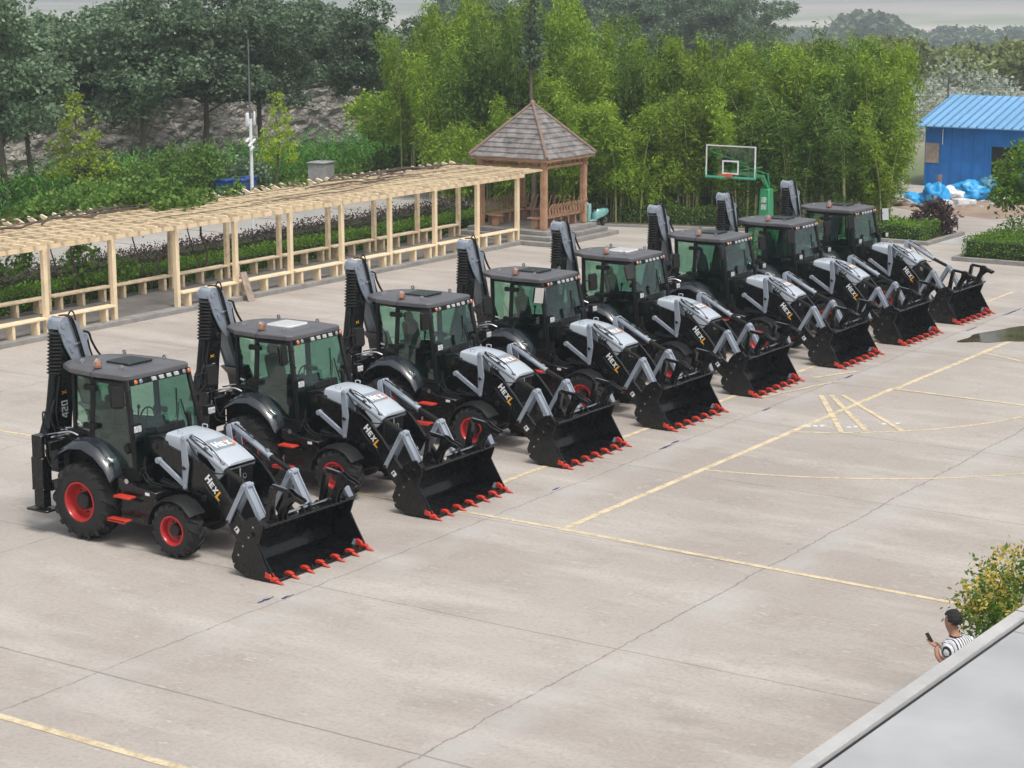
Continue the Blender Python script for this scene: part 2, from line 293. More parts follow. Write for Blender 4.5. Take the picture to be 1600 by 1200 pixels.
    q=MB().text('L',Vector((2.385,.105,hz(2.385)+.012)),(0,1,0),vv,.20,.003); q.build('lettering','olet',hd,smooth=0)
    q=MB(); q.tube([(1.30,.30,1.55),(1.30,.30,2.02),(1.29,.29,2.10),(1.25,.26,2.13)],[.04,.04,.045,.045],12); q.build('exhaust_pipe','matte',r)
    # cowl
    q=MB(); q.pxz([(.98,1.15),(1.40,1.15),(1.40,1.84),(1.28,1.86),(1.02,1.80)],-.42,.42); q.build('cowl','matte',r,.015)
    # side boxes and steps
    for s in (-1,1):
        q=MB(s); q.pxz([(.80,.98),(1.66,.92),(1.66,1.02),(1.2,1.07),(.83,1.18),(.80,1.15)],.36,.94); q.pxz([(.82,.46),(1.42,.42),(1.60,.50),(1.63,.92),(.82,.98)],.36,.90); q.pxz([(.80,.86),(1.28,.80),(1.3,.83),(.80,.90)],.90,.96)
        o=q.build('side_tank','black',r,.01)
        q=MB(s); q.box(.86,1.22,.95,1.12,.88,.915); q.build('step','orange',o,.006)
        q=MB(s); q.box(.74,1.16,1.0,1.17,.49,.52); q.box(.74,1.16,1.155,1.17,.47,.53); q.build('step','orange',o,.006)
        q=MB(s); q.lathe([(.0,0),(.045,0),(.045,.03),(.0,.03)],(1.02,.93,1.14),'y',16,False)
        q.lathe([(.05,.0),(.06,.0),(.06,.02),(.05,.02)],(1.13,.72,1.2),'x',16); q.build('filler_cap','chrome',o)
        if s<0: MB(s).box(1.42,1.52,.9405,.9435,.955,1.005).build('warning_sticker','white',o,smooth=0)
        q=MB(s); q.curve([(1.12,.60,1.50),(1.16,.66,1.30),(1.30,.66,1.12),(1.55,.64,1.08),(1.9,.64,1.08)],.02); q.curve([(1.08,.60,1.46),(1.12,.69,1.25),(1.28,.69,1.08),(1.55,.67,1.05)],.018); q.build('hose','matte',r,split=True)
        # stabiliser
        q=MB(s); q.box(-1.04,-.80,.93,1.12,1.30,1.70); q.box(-1.055,-.785,.915,1.135,.74,1.32); q.box(-1.035,-.805,.935,1.115,.44,.75); q.box(-1.06,-.78,.91,1.14,.74,.78); o=q.build('stabilizer_leg','black',r,.012)
        q=MB(s); q.box(-1.15,-.66,.84,1.2,.385,.425); q.build('stabilizer_foot','black',o,.01)
        q=MB(s); q.curve([(-.78,.98,1.6),(-.70,1.0,1.4),(-.6,1.0,1.25),(-.45,.9,1.3),(-.4,.8,1.5)],.013); q.curve([(-.80,1.03,1.66),(-.76,1.06,1.45),(-.68,1.04,1.2),(-.5,1.0,1.15),(-.3,.9,1.25)],.013); q.build('hose','matte',o,split=True)
        q=MB(s); q.cyl((-.77,1.05,1.35),(-.77,1.05,1.55),.022); q.build('hydraulic_valve','chrome',o)
    # rear frame
    q=MB(); q.box(-.93,-.80,-.92,.92,1.40,1.56); q.box(-.93,-.80,-.92,.92,.70,.86); q.box(-.80,-.66,-.62,.62,.62,1.66); q.box(-.68,-.30,-.55,.55,.95,1.62); q.build('rear_frame','frame',r,.012)
    q=MB()
    for k,(a,b) in enumerate(((1.72,-.75),(1.66,-.62),(1.60,-.5),(1.75,-.4))):
        q.curve([(-.28,b,a),(-.45,b-.04,a+.05),(-.7,b-.1,a),(-.95,b-.12,a-.06)],.016)
    for k in range(4): q.cyl((-.30,-.4,1.70+.035*k),(-.62,-.72,1.70+.035*k),.010,8)
    q.build('hydraulic_line','chrome',r,split=True)
    q=MB()
    for k in range(5): q.loft([[(-.60+.0*k,.70,1.60+k*.042),(.08,.80,1.60+k*.042),(.08,.80,1.62+k*.042),(-.60,.70,1.62+k*.042)],[(-.56,.62,1.60+k*.042),(.08,.68,1.60+k*.042),(.08,.68,1.62+k*.042),(-.56,.62,1.62+k*.042)]],True,True)
    for k in range(5): q.loft([[(-.60+.0*k,-.70,1.60+k*.042),(.08,-.80,1.60+k*.042),(.08,-.80,1.62+k*.042),(-.60,-.70,1.62+k*.042)],[(-.56,-.62,1.60+k*.042),(.08,-.68,1.60+k*.042),(.08,-.68,1.62+k*.042),(-.56,-.62,1.62+k*.042)]],True,True)
    q.pxz([(-.55,1.55),(.95,1.12),(.98,1.2),(.08,1.62),(.08,1.80),(-.55,1.80)],-.66,.66); q.build('cab_base','matte',r,.004)
    # ----- boom group, swung sideways in the plane x=const; drawn for the first machine
    bg=[]
    q=MB(); q.box(-1.30,-.93,-.62,-.10,.95,1.58); q.cyl((-1.12,-.36,.9),(-1.12,-.36,1.7),.13); bg.append(q.build('kingpost','black',r,.015))
    q=MB(); q.pyz([(-.80,1.50),(-.14,1.50),(-.06,2.2),(.0,2.55),(.02,2.75),(.0,3.05),(-.06,3.42),(-.22,3.46),(-.30,3.2),(-.36,2.7),(-.50,2.2),(-.66,1.8)],-1.26,-1.08)
    bm=q.build('boom','black',r,.012); bg.append(bm)
    q=MB(); q.lathe([(.0,0),(.065,0),(.065,.02),(.04,.035),(0,.035)],(-1.08,-.10,2.66),'x',18,False); q.lathe([(.0,0),(.05,0),(.05,.03),(0,.03)],(-1.08,-.30,1.75),'x',18,False)
    q.build('boom_pin','hub',bm,split=True)
    MB().text('420',(-1.078,-.20,1.84),(0,-.03,1),(0,-1,-.03),.145,-.004).build('lettering','white',bm,smooth=0)
    MB().text('X',(-1.078,-.225,2.26),(0,-.03,1),(0,-1,-.03),.10,-.004).build('lettering','yellow',bm,smooth=0)
    q=MB(); n=12; P0,P1=Vector((-1.15,-.36,3.36)),Vector((-1.15,-.43,2.62))
    q.tube([P0.lerp(P1,i/(2*n)) for i in range(2*n+1)],[(.135 if i%2 else .085) for i in range(2*n+1)],14); o=q.build('dipper_cylinder_boot','boot',r); bg.append(o)
    q=MB(); q.cyl((-1.17,-.41,2.66),(-1.17,-.56,1.80),.085,16); q.cyl((-1.17,-.335,3.30),(-1.17,-.33,3.44),.04); q.build('dipper_cylinder','black',o,split=True)
    ck=[(-.40,3.46),(-.36,3.56),(-.26,3.615),(-.12,3.58),(.05,3.50),(.10,3.42),(.12,3.33),(.20,3.28),(.28,3.26),(.31,3.20),(.27,3.12),(.34,2.84),(.50,2.30),(.57,1.98),(.36,1.95),(.12,2.55),(-.12,2.86),(-.26,3.10),(-.36,3.34)]
    q=MB(); q.pyz(ck,-1.06,-1.03); q.pyz(ck[:3]+ck[3:5]+[(.06,3.4),(.1,3.0),(.34,2.84)]+ck[12:],-1.32,-1.29); q.pyz([(-.05,3.05),(.24,3.2),(.32,2.84),(.48,2.3),(.55,1.98),(.38,1.96),(.14,2.55),(-.08,2.85)],-1.29,-1.06)
    q.pyz([(-.38,3.40),(-.35,3.55),(-.27,3.60),(-.25,3.56),(-.33,3.5),(-.35,3.4)],-1.29,-1.06)
    dp=q.build('dipper_arm','dgrey',r,.006); bg.append(dp)
    q=MB()
    for y,z,rr in ((-.28,3.47,.05),(-.02,3.46,.045),(-.12,3.07,.045),(-.10,3.0,.03),(-.2,3.2,.02),(-.14,3.18,.018),(-.27,3.3,.02),(.22,3.24,.018),(-.2,3.5,.02),(.1,2.98,.03)): q.cyl((-1.03,y,z),(-1.015,y,z),rr,12)
    for z in (3.12,2.6): q.obox((-1.005,.02+(3.1-z)*.4,z),(.01,0,0),(0,.07,.015),(0,0,.012))
    q.build('bolt','dgrey',dp,split=True)
    q=MB()
    for k in (0,.035,.06): q.curve([(-1.2,-.22+k,3.62),(-1.06,-.16+k,3.62),(-1.0,-.12+k,3.52),(-1.0,.0+k,3.2),(-1.0,.13+k,2.8),(-1.0,.30+k,2.3)],.012)
    q.curve([(-1.15,-.05,3.6),(-1.12,.0,3.68),(-1.12,.07,3.62),(-1.1,.08,3.5)],.014)
    q.curve([(-1.12,.28,3.28),(-1.1,.38,3.24),(-1.08,.42,3.1),(-1.05,.52,2.9),(-1.0,.62,2.75)],.022); q.curve([(-1.12,.26,3.2),(-1.1,.33,3.2),(-1.08,.36,3.0),(-1.05,.44,2.7)],.018)
    q.curve([(-1.06,-.74,2.0),(-1.0,-.86,2.05),(-1.0,-.86,1.85),(-1.0,-.75,1.7)],.014); q.curve([(-1.05,-.4,2.6),(-1.03,-.5,2.2),(-1.0,-.55,1.9),(-.95,-.5,1.6)],.014); q.curve([(-1.05,-.55,2.2),(-1.03,-.66,2.0),(-1.0,-.65,1.8),(-.9,-.6,1.5)],.014)
    q.build('hose','matte',dp,split=True)
    for z in (2.1,2.23): MB().pyz([(.50-(z-2.1)*.3,z),(.56-(z-2.1)*.3,z),(.53-(z-2.1)*.3,z+.1),(.47-(z-2.1)*.3,z+.1)],-1.029,-1.024).build('reflective_tape','tapered' if z<2.2 else 'white',dp,smooth=0)
    q=MB(); q.loft([[(-1.40,y,z) for y,z in pp] for pp in [[(.30,1.98),(.62,2.0),(.78,1.7),(.74,1.3),(.45,1.15),(.15,1.2),(.12,1.3),(.42,1.32),(.58,1.5),(.5,1.8)]]]+[[(-.94,y,z) for y,z in [(.30,1.98),(.62,2.0),(.78,1.7),(.74,1.3),(.45,1.15),(.15,1.2),(.12,1.3),(.42,1.32),(.58,1.5),(.5,1.8)]]],True,True); bg.append(q.build('backhoe_bucket','black',r,.006))
    # ----- cab
    def cy(z,x=0): return (.805 if z<1.8 else .805-.085*(z-1.8)) - (.20*max(0,-x)/.5)
    q=MB()
    for s in (1,-1):
        Q=MB(s); Q.b.free(); Q.b=q.b
        A=[(1.12,cy(1.30),1.25),(1.06,cy(1.8),1.85),(.90,cy(2.78),2.78)]
        Q.tube(A,[.045,.042,.042],6)
        Q.bar((.09,cy(1.6),1.55),(.11,cy(2.76),2.78),.075,.06); Q.bar((-.47,cy(1.8,-.47),1.72),(-.56,cy(2.76,-.5),2.78),.07,.07)
        Q.bar((.90,cy(2.74),2.75),(-.58,cy(2.74,-.5),2.75),.09,.05); Q.bar((-.47,cy(1.8,-.47),1.79),(.09,.8,1.79),.05,.05)
        Q.bar((.09,.80,1.60),(.33,.80,1.44),.06,.05); Q.bar((.33,.80,1.44),(.56,.80,1.26),.06,.05); Q.box(.55,1.14,.72,.815,1.12,1.28)
        Q.cyl((.62,.83,1.16),(.90,.83,1.17),.008,6)
    q.bar((.91,-.72,2.74),(.91,.72,2.74),.08,.05); q.bar((-.57,-.56,2.74),(-.57,.56,2.74),.08,.05); q.bar((-.47,-.6,1.79),(-.47,.6,1.79),.06,.06); q.box(1.08,1.14,-.74,-.42,1.25,1.33); q.box(1.08,1.14,.42,.74,1.25,1.33); q.box(-.45,1.1,-.72,.72,1.12,1.22)
    cf=q.build('cab_frame','matte',r,.008)
    q=MB(); q.plate([(.90,-.70,2.72),(1.06,-.765,1.80),(1.13,-.77,1.33),(1.13,.77,1.33),(1.06,.765,1.80),(.90,.70,2.72)],.006)
    ws=q.build('windshield','glass',r,smooth=0)
    q=MB(); q.curve([(1.08,.50,1.86),(1.03,.44,2.15),(1.0,.42,2.30)],.012,6,3); q.bar((1.02,.30,1.95),(.96,.36,2.5),.02,.012); q.curve([(1.10,.15,1.86),(1.05,.3,2.05),(1.0,.36,2.25)],.008,6,3); q.build('wiper','matte',ws)
    for s in (-1,1):
        q=MB(s); D=[(.14,2.72),(.86,2.72),(1.02,1.85),(1.08,1.33),(.58,1.31),(.36,1.47),(.14,1.64)]
        Y=lambda z:cy(z)+.012
        q.b.faces.new([q.v((x,Y(z),z)) for x,z in D]); q.b.faces.new([q.v((x,Y(z)-.006,z)) for x,z in D][::-1])
        d=q.build('door','dglass',r,smooth=0,recalc=False)
        q=MB(s)
        for a,b in zip(D,D[1:]+D[:1]): q.bar((a[0],Y(a[1])-.003,a[1]),(b[0],Y(b[1])-.003,b[1]),.045,.028)
        q.lathe([(.0,0),(.085,0),(.085,.02),(.0,.02)],(.94,.815,1.66),'y',20,False); q.build('door_frame','matte',d,.004)
        q=MB(s); q.lathe([(.03,0),(.055,0),(.055,.02),(.03,.02)],(.94,.835,1.66),'y',20); q.cyl((.94,.85,1.57),(.94,.85,1.75),.013); q.build('door_handle','hub',d)
        for z in (1.95,2.60):
            q=MB(s); q.obox((.14,cy(z)+.055,z),(.115,.0,0),(0,.04,0),(0,0,.045)); q.cyl((.0,cy(z)+.05,z-.05),(.0,cy(z)+.05,z+.05),.05); q.build('door_hinge','matte',d,.015,seg=2)
        q=MB(s); P=[(.05,2.70),(-.52,2.70),(-.45,1.84),(.05,1.83)]
        q.b.faces.new([q.v((x,cy(z,x)+.005,z)) for x,z in P]); q.b.faces.new([q.v((x,cy(z,x)-.001,z)) for x,z in P][::-1]); o=q.build('quarter_window','glass',r,smooth=0,recalc=False)
        if s<0: MB(s).obox((-.33,cy(1.93,-.33)+.012,1.93),(.07,.028,0),(0,.002,0),(0,0,.018)).build('window_sticker','white',o,smooth=0)
        # mirror
        q=MB(s); q.curve([(1.0,.76,2.62),(1.04,.95,2.66),(1.05,1.12,2.62)],.012); q.curve([(1.04,.76,2.3),(1.06,.92,2.42),(1.05,1.10,2.5)],.010); q.build('mirror_arm','matte',r)
        q=MB(s); q.box(-.045,.03,-.12,.12,-.19,.19); m=q.build('side_mirror','matte',r,.03,seg=3); m.location=(1.06,1.14*s,2.60); m.rotation_euler=(0,R(-6),R(-25)); m['mir']=s
        q=MB(s); q.box(-.052,-.046,-.10,.10,-.17,.17); mm=q.build('mirror_glass','mirror',m,smooth=0)
        q=MB(s); q.curve([(1.08,.78,2.08),(1.14,.84,2.08),(1.22,.88,2.06)],.02); q.box(1.15,1.26,.79,1.0,1.96,2.13); o=q.build('headlight','matte',r,.02,seg=2)
        MB(s).box(1.258,1.27,.81,.98,1.99,2.10).build('headlight_lens','hlens',o,.008)
    q=MB(); q.plate([(-.56,-.52,2.70),(-.56,.52,2.70),(-.48,.56,1.84),(-.48,-.56,1.84)],.006); q.build('rear_window','glass',r,smooth=0)
    # roof
    half=[(.955,0),(.955,.56),(.93,.70),(.84,.77),(.2,.825),(-.42,.76),(-.80,.54),(-.93,.30),(-.95,0)]
    out=half+[(x,-y) for x,y in half[-2:0:-1]]
    lay=[(.955,2.785),(.998,2.795),(1.0,2.86),(.985,2.876),(.80,2.905),(.785,2.895),(.765,2.906),(.35,2.925)]
    q=MB(); q.loft([[((x-.0)*k,y*k,z) for x,y in out] for k,z in lay],True,True)
    rf=q.build('cab_roof','roof',r,smooth=24)
    q=MB(); q.box(.88,.985,-.72,.72,2.70,2.80); q.build('lamp_visor','matte',rf,.02,seg=2)
    for y in (-.19,-.01,.17,.35): MB().obox((.985,y,2.755),(.008,0,0),(0,.06,0),(0,-.015,.035)).build('work_light','lens',rf,.008)
    for y in (-.62,.66): MB().lathe([(.0,0),(.042,0),(.03,.02),(0,.025)],(.98,y,2.755),'x',14,False).build('indicator_lamp','amber',rf)
    for y in (-.50,.54): MB().lathe([(.0,0),(.042,0),(.03,.02),(0,.025)],(.98,y,2.755),'x',14,False).build('work_light','dgrey',rf)
    q=MB(); q.pxy([(-.08,-.22),(-.04,-.27),(.46,-.27),(.50,-.22),(.50,.28),(.46,.33),(-.04,.33),(-.08,.28)],2.905,2.955); q.build('roof_hatch','hatch',rf,.012)
    for x,y in ((.55,-.50),(-.42,-.45),(.50,.58),(-.42,.55)):
        q=MB(); q.cyl((x,y,2.88),(x,y,2.92),.03); q.lathe([(.018,-.012),(.04,-.012),(.04,.012),(.018,.012)],(x,y,2.945),'y',14); q.build('lifting_eye','chrome',rf)
    q=MB(); q.cyl((.16,-.66,2.87),(.16,-.66,2.93),.05); q.curve([(.16,-.70,2.92),(.16,-.82,2.86),(.15,-.86,2.75),(.12,-.84,2.65)],.006); b=q.build('beacon','matte',rf)
    MB().lathe([(.0,0),(.055,0),(.05,.09),(.035,.11),(0,.115)],(.16,-.66,2.93),'z',18,False).build('beacon_lens','amber',b); q=MB(); q.lathe([(.07,-.02),(.085,.05),(.07,.12),(.03,.17),(.0,.20)],(.16,-.67,2.92),'z',9,False)
    for v in q.b.verts: v.co.x+=.02*math.sin(v.co.z*90+v.co.y*60); v.co.y+=.02*math.sin(v.co.z*70)
    q.build('plastic_cover','wrap',b,smooth=0)
    # interior
    q=MB(); q.box(.0,.42,-.24,.24,1.55,1.72); q.box(.05,.35,-.2,.2,1.2,1.55); q.obox((-.06,0,2.02),(.07,0,.0),(0,.23,0),(-.08,0,.32)); q.obox((-.15,0,2.42),(.05,0,0),(0,.14,0),(-.02,0,.10)); q.box(.02,.35,-.34,-.26,1.82,1.9); q.box(.02,.35,.26,.34,1.82,1.9); q.build('operator_seat','seat',r,.04,seg=2)
    q=MB(); q.obox((.80,0,1.72),(.10,0,.03),(0,.20,0),(-.08,0,.30)); q.lathe([(.15,-.014),(.18,-.014),(.18,.014),(.15,.014)],(.62,0,2.02),'x',20); q.bar((.62,-.16,2.02),(.62,.16,2.02),.02,.02); q.bar((.62,0,1.86),(.62,0,2.18),.02,.02); q.curve([(.9,-.35,1.5),(.88,-.35,1.9),(.85,-.35,2.05)],.018); q.cyl((.85,-.35,2.02),(.86,-.35,2.12),.035); q.obox((.95,.1,1.86),(.12,0,.02),(0,.34,0),(-.02,0,.06)); q.build('steering_console','matte',r,.01)
    q=MB(); q.box(-.40,.30,-.62,-.36,1.22,1.80); q.box(-.40,.30,.36,.62,1.22,1.80)
    for y in (-.5,.5): q.cyl((-.1,y,1.8),(-.08,y,2.0),.015); q.cyl((-.08,y,1.98),(-.08,y,2.06),.03)
    q.build('side_console','matte',r,bevel=.02,split=True)
    # ----- bucket
    bk=[(4.14,.88),(3.95,.83),(3.74,.72),(3.60,.52),(3.56,.32),(3.64,.12),(3.82,.045),(4.38,.03)]
    inn=[(4.38,.055),(3.84,.075),(3.68,.15),(3.605,.33),(3.645,.50),(3.775,.68),(3.97,.79),(4.14,.84)]
    q=MB(); q.loft([[(x,-1.15,z) for x,z in bk+inn],[(x,1.15,z) for x,z in bk+inn]],True,True)
    side=[(4.17,.90),(4.10,.95),(4.02,1.03),(3.90,1.0),(3.78,.92),(3.70,.82),(3.49,.30),(3.55,.12),(3.78,.02),(4.36,.02),(4.37,.09),(4.06,.60)]
    for y in (-1.175,1.145): q.pxz(side,y,y+.03)
    for y in (-1.195,1.175): q.pxz([(4.05,.60),(3.80,.20),(3.78,.06),(3.9,.03),(4.3,.03),(4.33,.09)],y,y+.02)
    q.box(4.10,4.19,-1.15,1.15,.855,.895); q.box(3.3,3.62,-.46,.46,.25,.34); 
    for y in (-.66,-.46,.46,.66): q.pxz([(3.40,.22),(3.57,.2),(3.56,.5),(3.70,.72),(3.92,.84),(3.76,.88),(3.56,.72)],y-.012,y+.012)
    bk_=q.build('loader_bucket','black',r,.004)
    q=MB(); q.bar((4.34,-1.16,.043),(4.34,1.16,.043),.14,.03,(0,0,1)); q.build('cutting_edge','black',bk_,.004)
    q=MB()
    for i in range(13):
        if i%1==0: q.cyl((4.33,-1.05+i*.175,.062),(4.33,-1.05+i*.175,.072),.012,8)
    for y in (-1.178,):
        for x,z in ((3.98,.86),(3.88,.68),(3.76,.52),(3.66,.36),(3.56,.2)): q.cyl((x,y,z),(x,y-.012,z),.016,8)
    q.build('bucket_bolt','chrome',bk_,split=True)
    for i in range(7):
        y=-1.15+i*2.30/6
        q=MB(); q.hexa([(4.30,y-.032,.04),(4.30,y+.032,.04),(4.30,y+.032,.105),(4.30,y-.032,.105)],[(4.55,y-.022,.004),(4.55,y+.022,.004),(4.55,y+.022,.014),(4.55,y-.022,.014)])
        q.pxz([(4.27,.03),(4.36,.03),(4.43,.075),(4.36,.105),(4.27,.09)],y-.04,y+.04)
        if i in (0,6): q.pxz([(4.20,.08),(4.34,.06),(4.32,.14),(4.22,.18)],y-.05,y+.05)
        q.build('bucket_tooth','orange',bk_,.006)
    q=MB(); q.cyl((4.08,-.58,.955),(4.08,.60,.955),.022); q.build('lip_shaft','chrome',bk_)
    q=MB()
    for y in (-.12,.06,-.55,.57,-.78,.80): q.pxz([(4.02,.86),(4.15,.88),(4.14,.97),(4.09,1.0),(4.03,.97)],y-.012,y+.012)
    q.box(3.95,4.22,-1.16,-.86,.895,.92); q.box(3.95,4.22,.86,1.16,.895,.92); q.cyl((3.94,-1.178,.73),(3.94,-1.21,.73),.04); q.build('lip_bracket','black',bk_,bevel=.003,split=True)
    MB().obox((4.12,1.0,1.0),(.05,0,.0),(0,.07,.0),(-.02,-.03,.09)).build('lock_tab','dgrey',bk_,.008)
    q=MB(); q.hexa([(4.26,1.12,.06),(4.10,1.12,.06),(4.16,1.145,.06)],[(4.20,1.143,.16),(4.14,1.143,.16),(4.17,1.145,.16)]); q.build('corner_gusset','dgrey',bk_)
    # far link tape
    return r,[o.name for o in bg]
LD,BG=make_loader(); FIRST={o.name:o for o in LD.children}
fits=[(-.042,.031,-.65),(-.176,4.389,.59),(-.202,8.808,.94),(-.089,12.898,-.02),(-.149,16.898,.6),(.049,21.143,.27),(.141,24.933,-.08),(.157,28.831,-1.18)]
bdy=[0,-.37,-.25,-.45,-.42,-.32,-.5,-.45]
LB=['nearest backhoe loader, leftmost in the row, with both right side wheels in full view',
 'second backhoe loader from the left in the row, with a bright pale roof hatch',
 'third backhoe loader from the left in the row, with a dark green roof hatch',
 'fourth backhoe loader from the left, its pale mirror glass turned to the viewer',
 'fifth backhoe loader from the left in the row, with a shiny pale roof hatch',
 'sixth backhoe loader from the left, third from the far end of the row',
 'seventh backhoe loader from the left, beside the green hoop post',
 'farthest backhoe loader, last of the row at the right beside the hedge bed']
MIR={(1,-1):(0,-6,5),(3,-1):(5,-4,138),(4,-1):(10,-24,-52),(0,-1):(0,-10,-38),(7,1):(0,8,140),(2,-1):(0,0,-15),(5,-1):(0,-4,12),(6,-1):(0,-10,-45)}
def ltree(o,parent,i):
    c=o.copy(); C.objects.link(c); c.parent=parent
    if o.name in BG: c.location.y+=bdy[i]
    if o.name.startswith('side_mirror'):
        s=-1 if o.location.y<0 else 1
        if (i,s) in MIR: a=MIR[(i,s)]; c.rotation_euler=(R(a[0]),R(a[1]),R(a[2]))
    if o.name=='roof_hatch' and i in (1,4):
        c.data=o.data.copy(); c.data.materials.clear(); c.data.materials.append(K['plastic'])  # pale material paints reflected sky onto these two dark hatches
    for ch in list(o.children): ltree(ch,c,i)
loaders=[LD]
for i in range(1,8):
    c=LD.copy(); C.objects.link(c); loaders.append(c)
    for ch in list(LD.children): ltree(ch,c,i)
for ch in LD.children:
    if ch.name.startswith('side_mirror') and ch.location.y<0: a=MIR[(0,-1)]; ch.rotation_euler=(R(a[0]),R(a[1]),R(a[2]))
for i,c in enumerate(loaders):
    x,y,a=fits[i]; c.location=(x,y,0); c.rotation_euler=(0,0,R(a)); tag(c,LB[i],'backhoe loader','backhoe loaders parked in a row')
# ---------------- foliage helper ----------------
def leafmesh(name,cen,size,el=1.8,up=0.0,droop=0.0,out=None,rng=RG):
    n=len(cen); d=rng.normal(size=(n,3)); 
    if out is not None: d=d*.6+out*.6
    d[:,2]=d[:,2]*(1-up)-droop; d/=np.linalg.norm(d,axis=1)[:,None]+1e-9
    e=rng.normal(size=(n,3)); b=np.cross(d,e); b/=np.linalg.norm(b,axis=1)[:,None]+1e-9
    s=(size*rng.uniform(.6,1.3,n))[:,None]
    V=np.stack([cen-d*s*.5*el,cen+b*s*.5,cen+d*s*.5*el,cen-b*s*.5],1).reshape(-1,3)
    m=bpy.data.meshes.new(name); m.vertices.add(4*n); m.vertices.foreach_set('co',V.ravel()); m.loops.add(4*n); m.loops.foreach_set('vertex_index',np.arange(4*n)); m.polygons.add(n); m.polygons.foreach_set('loop_start',np.arange(n)*4); m.update(calc_edges=True); return m
def blobs(bl,ncl,per,cr,rng=RG,inner=.5):
    bl=np.array(bl,float); wt=(bl[:,3]*bl[:,4]+bl[:,5]*bl[:,4]); wt/=wt.sum()
    i=rng.choice(len(bl),ncl,p=wt); d=rng.normal(size=(ncl,3)); d/=np.linalg.norm(d,axis=1)[:,None]
    r=inner+(1-inner)*rng.uniform(0,1,ncl)**.5; c=bl[i,:3]+d*bl[i,3:6]*r[:,None]
    c=np.repeat(c,per,0); o=np.repeat(d,per,0); return c+rng.normal(size=c.shape)*cr,o
def lobj(name,m,mat,parent=None):
    m.materials.append(K[mat]); o=bpy.data.objects.new(name,m); C.objects.link(o); 
    if parent: o.parent=parent
    return o
K.update(
 l_dark=leafmat('dark_leaves',(.065,.13,.065),(.26,.36,.22),.3,.40), l_bam=leafmat('bamboo_leaves',(.12,.235,.018),(.40,.55,.06),.44), l_bam2=leafmat('bamboo_leaves_deep',(.06,.14,.02),(.19,.31,.05),.4),
 l_gink=leafmat('bright_leaves',(.24,.37,.02),(.46,.58,.06),.4), l_mid=leafmat('mid_leaves',(.06,.15,.02),(.19,.31,.06),.35), l_hedge=leafmat('hedge_leaves',(.055,.14,.012),(.19,.34,.03),.35),
 l_purple=leafmat('purple_leaves',(.045,.028,.034),(.12,.08,.075),.25), l_corn=leafmat('corn_leaves',(.03,.13,.02),(.13,.33,.05),.35), l_yel=leafmat('yellow_leaves',(.5,.36,.05),(.72,.6,.16),.3), l_pale=leafmat('pale_leaves',(.20,.25,.19),(.42,.46,.40),.3),
 l_red=leafmat('olive_leaves',(.14,.19,.05),(.30,.34,.12),.3),
 bark=pm('bark',(.13,.105,.085),.9,0,.4,12,.5,40), culm=pm('culm',(.42,.43,.20),.5,0,.35,6), cedar=pm('red_wood',(.44,.26,.165),.65,0,.28,4,.3,30), pine=pm('fresh_pine',(.84,.69,.47),.62,0,.10,3,.15,30), pine2=pm('worn_pine',(.66,.53,.36),.7,0,.25,5,.2,30),
 hiplog=pm('weathered_log',(.23,.165,.13),.8,0,.3,6,.3,30), shingle=pm('shingle',(.205,.192,.188),.85,0,.55,3,.5,22), stone=pm('step_stone',(.26,.25,.24),.9,0,.25,2.5,.4,25), vine=pm('vine_wood',(.10,.075,.06),.9,0,.4,12), wpole=pm('white_pole',(.72,.75,.78),.4,0,.05),
 bluebin=pm('blue_plastic',(.015,.06,.22),.4,0,.2,4), steel=pm('cabinet_grey',(.34,.34,.34),.5,0,.2,4), green=pm('green_paint',(.012,.26,.10),.4,0,.12,3,coat=.3), teal=pm('teal_paint',(.20,.44,.42),.35,0,.1,3,coat=.5), gframe=pm('green_padding',(.05,.40,.26),.5,0,.1),
 bframe=pm('white_frame',(.72,.74,.74),.4,0,.05), rim_o=pm('rim_orange',(.6,.09,.05),.4), bglass=glassmat('board_glass',(.72,.84,.80),1.2), skin=pm('skin',(.42,.22,.15),.55,0,.06,6,spec=.35), hair=pm('hair',(.008,.008,.008),.5,0,.3,30,.6,200),
 trouser=pm('trouser',(.03,.035,.045),.8), tarp=pm('blue_tarp',(.02,.33,.72),.38,0,.25,5,.7,9), tarp2=pm('dark_blue_tarp',(.02,.16,.27),.45,0,.3,5,.7,9), foam=pm('white_foam',(.66,.66,.66),.7,0,.15,5,.3,20), straw=pm('straw',(.42,.28,.17),.9,0,.3,20,.5,60),
 rubble=pm('mixed_refuse',(.40,.38,.36),.9,0,.6,6,.6,20), plank=pm('grey_plank',(.34,.27,.22),.8,0,.3,5,.4,30), fence=pm('fence_metal',(.12,.13,.14),.6), pale=pm('pale_wall',(.52,.52,.53),.85,0,.2,2,.3,10))

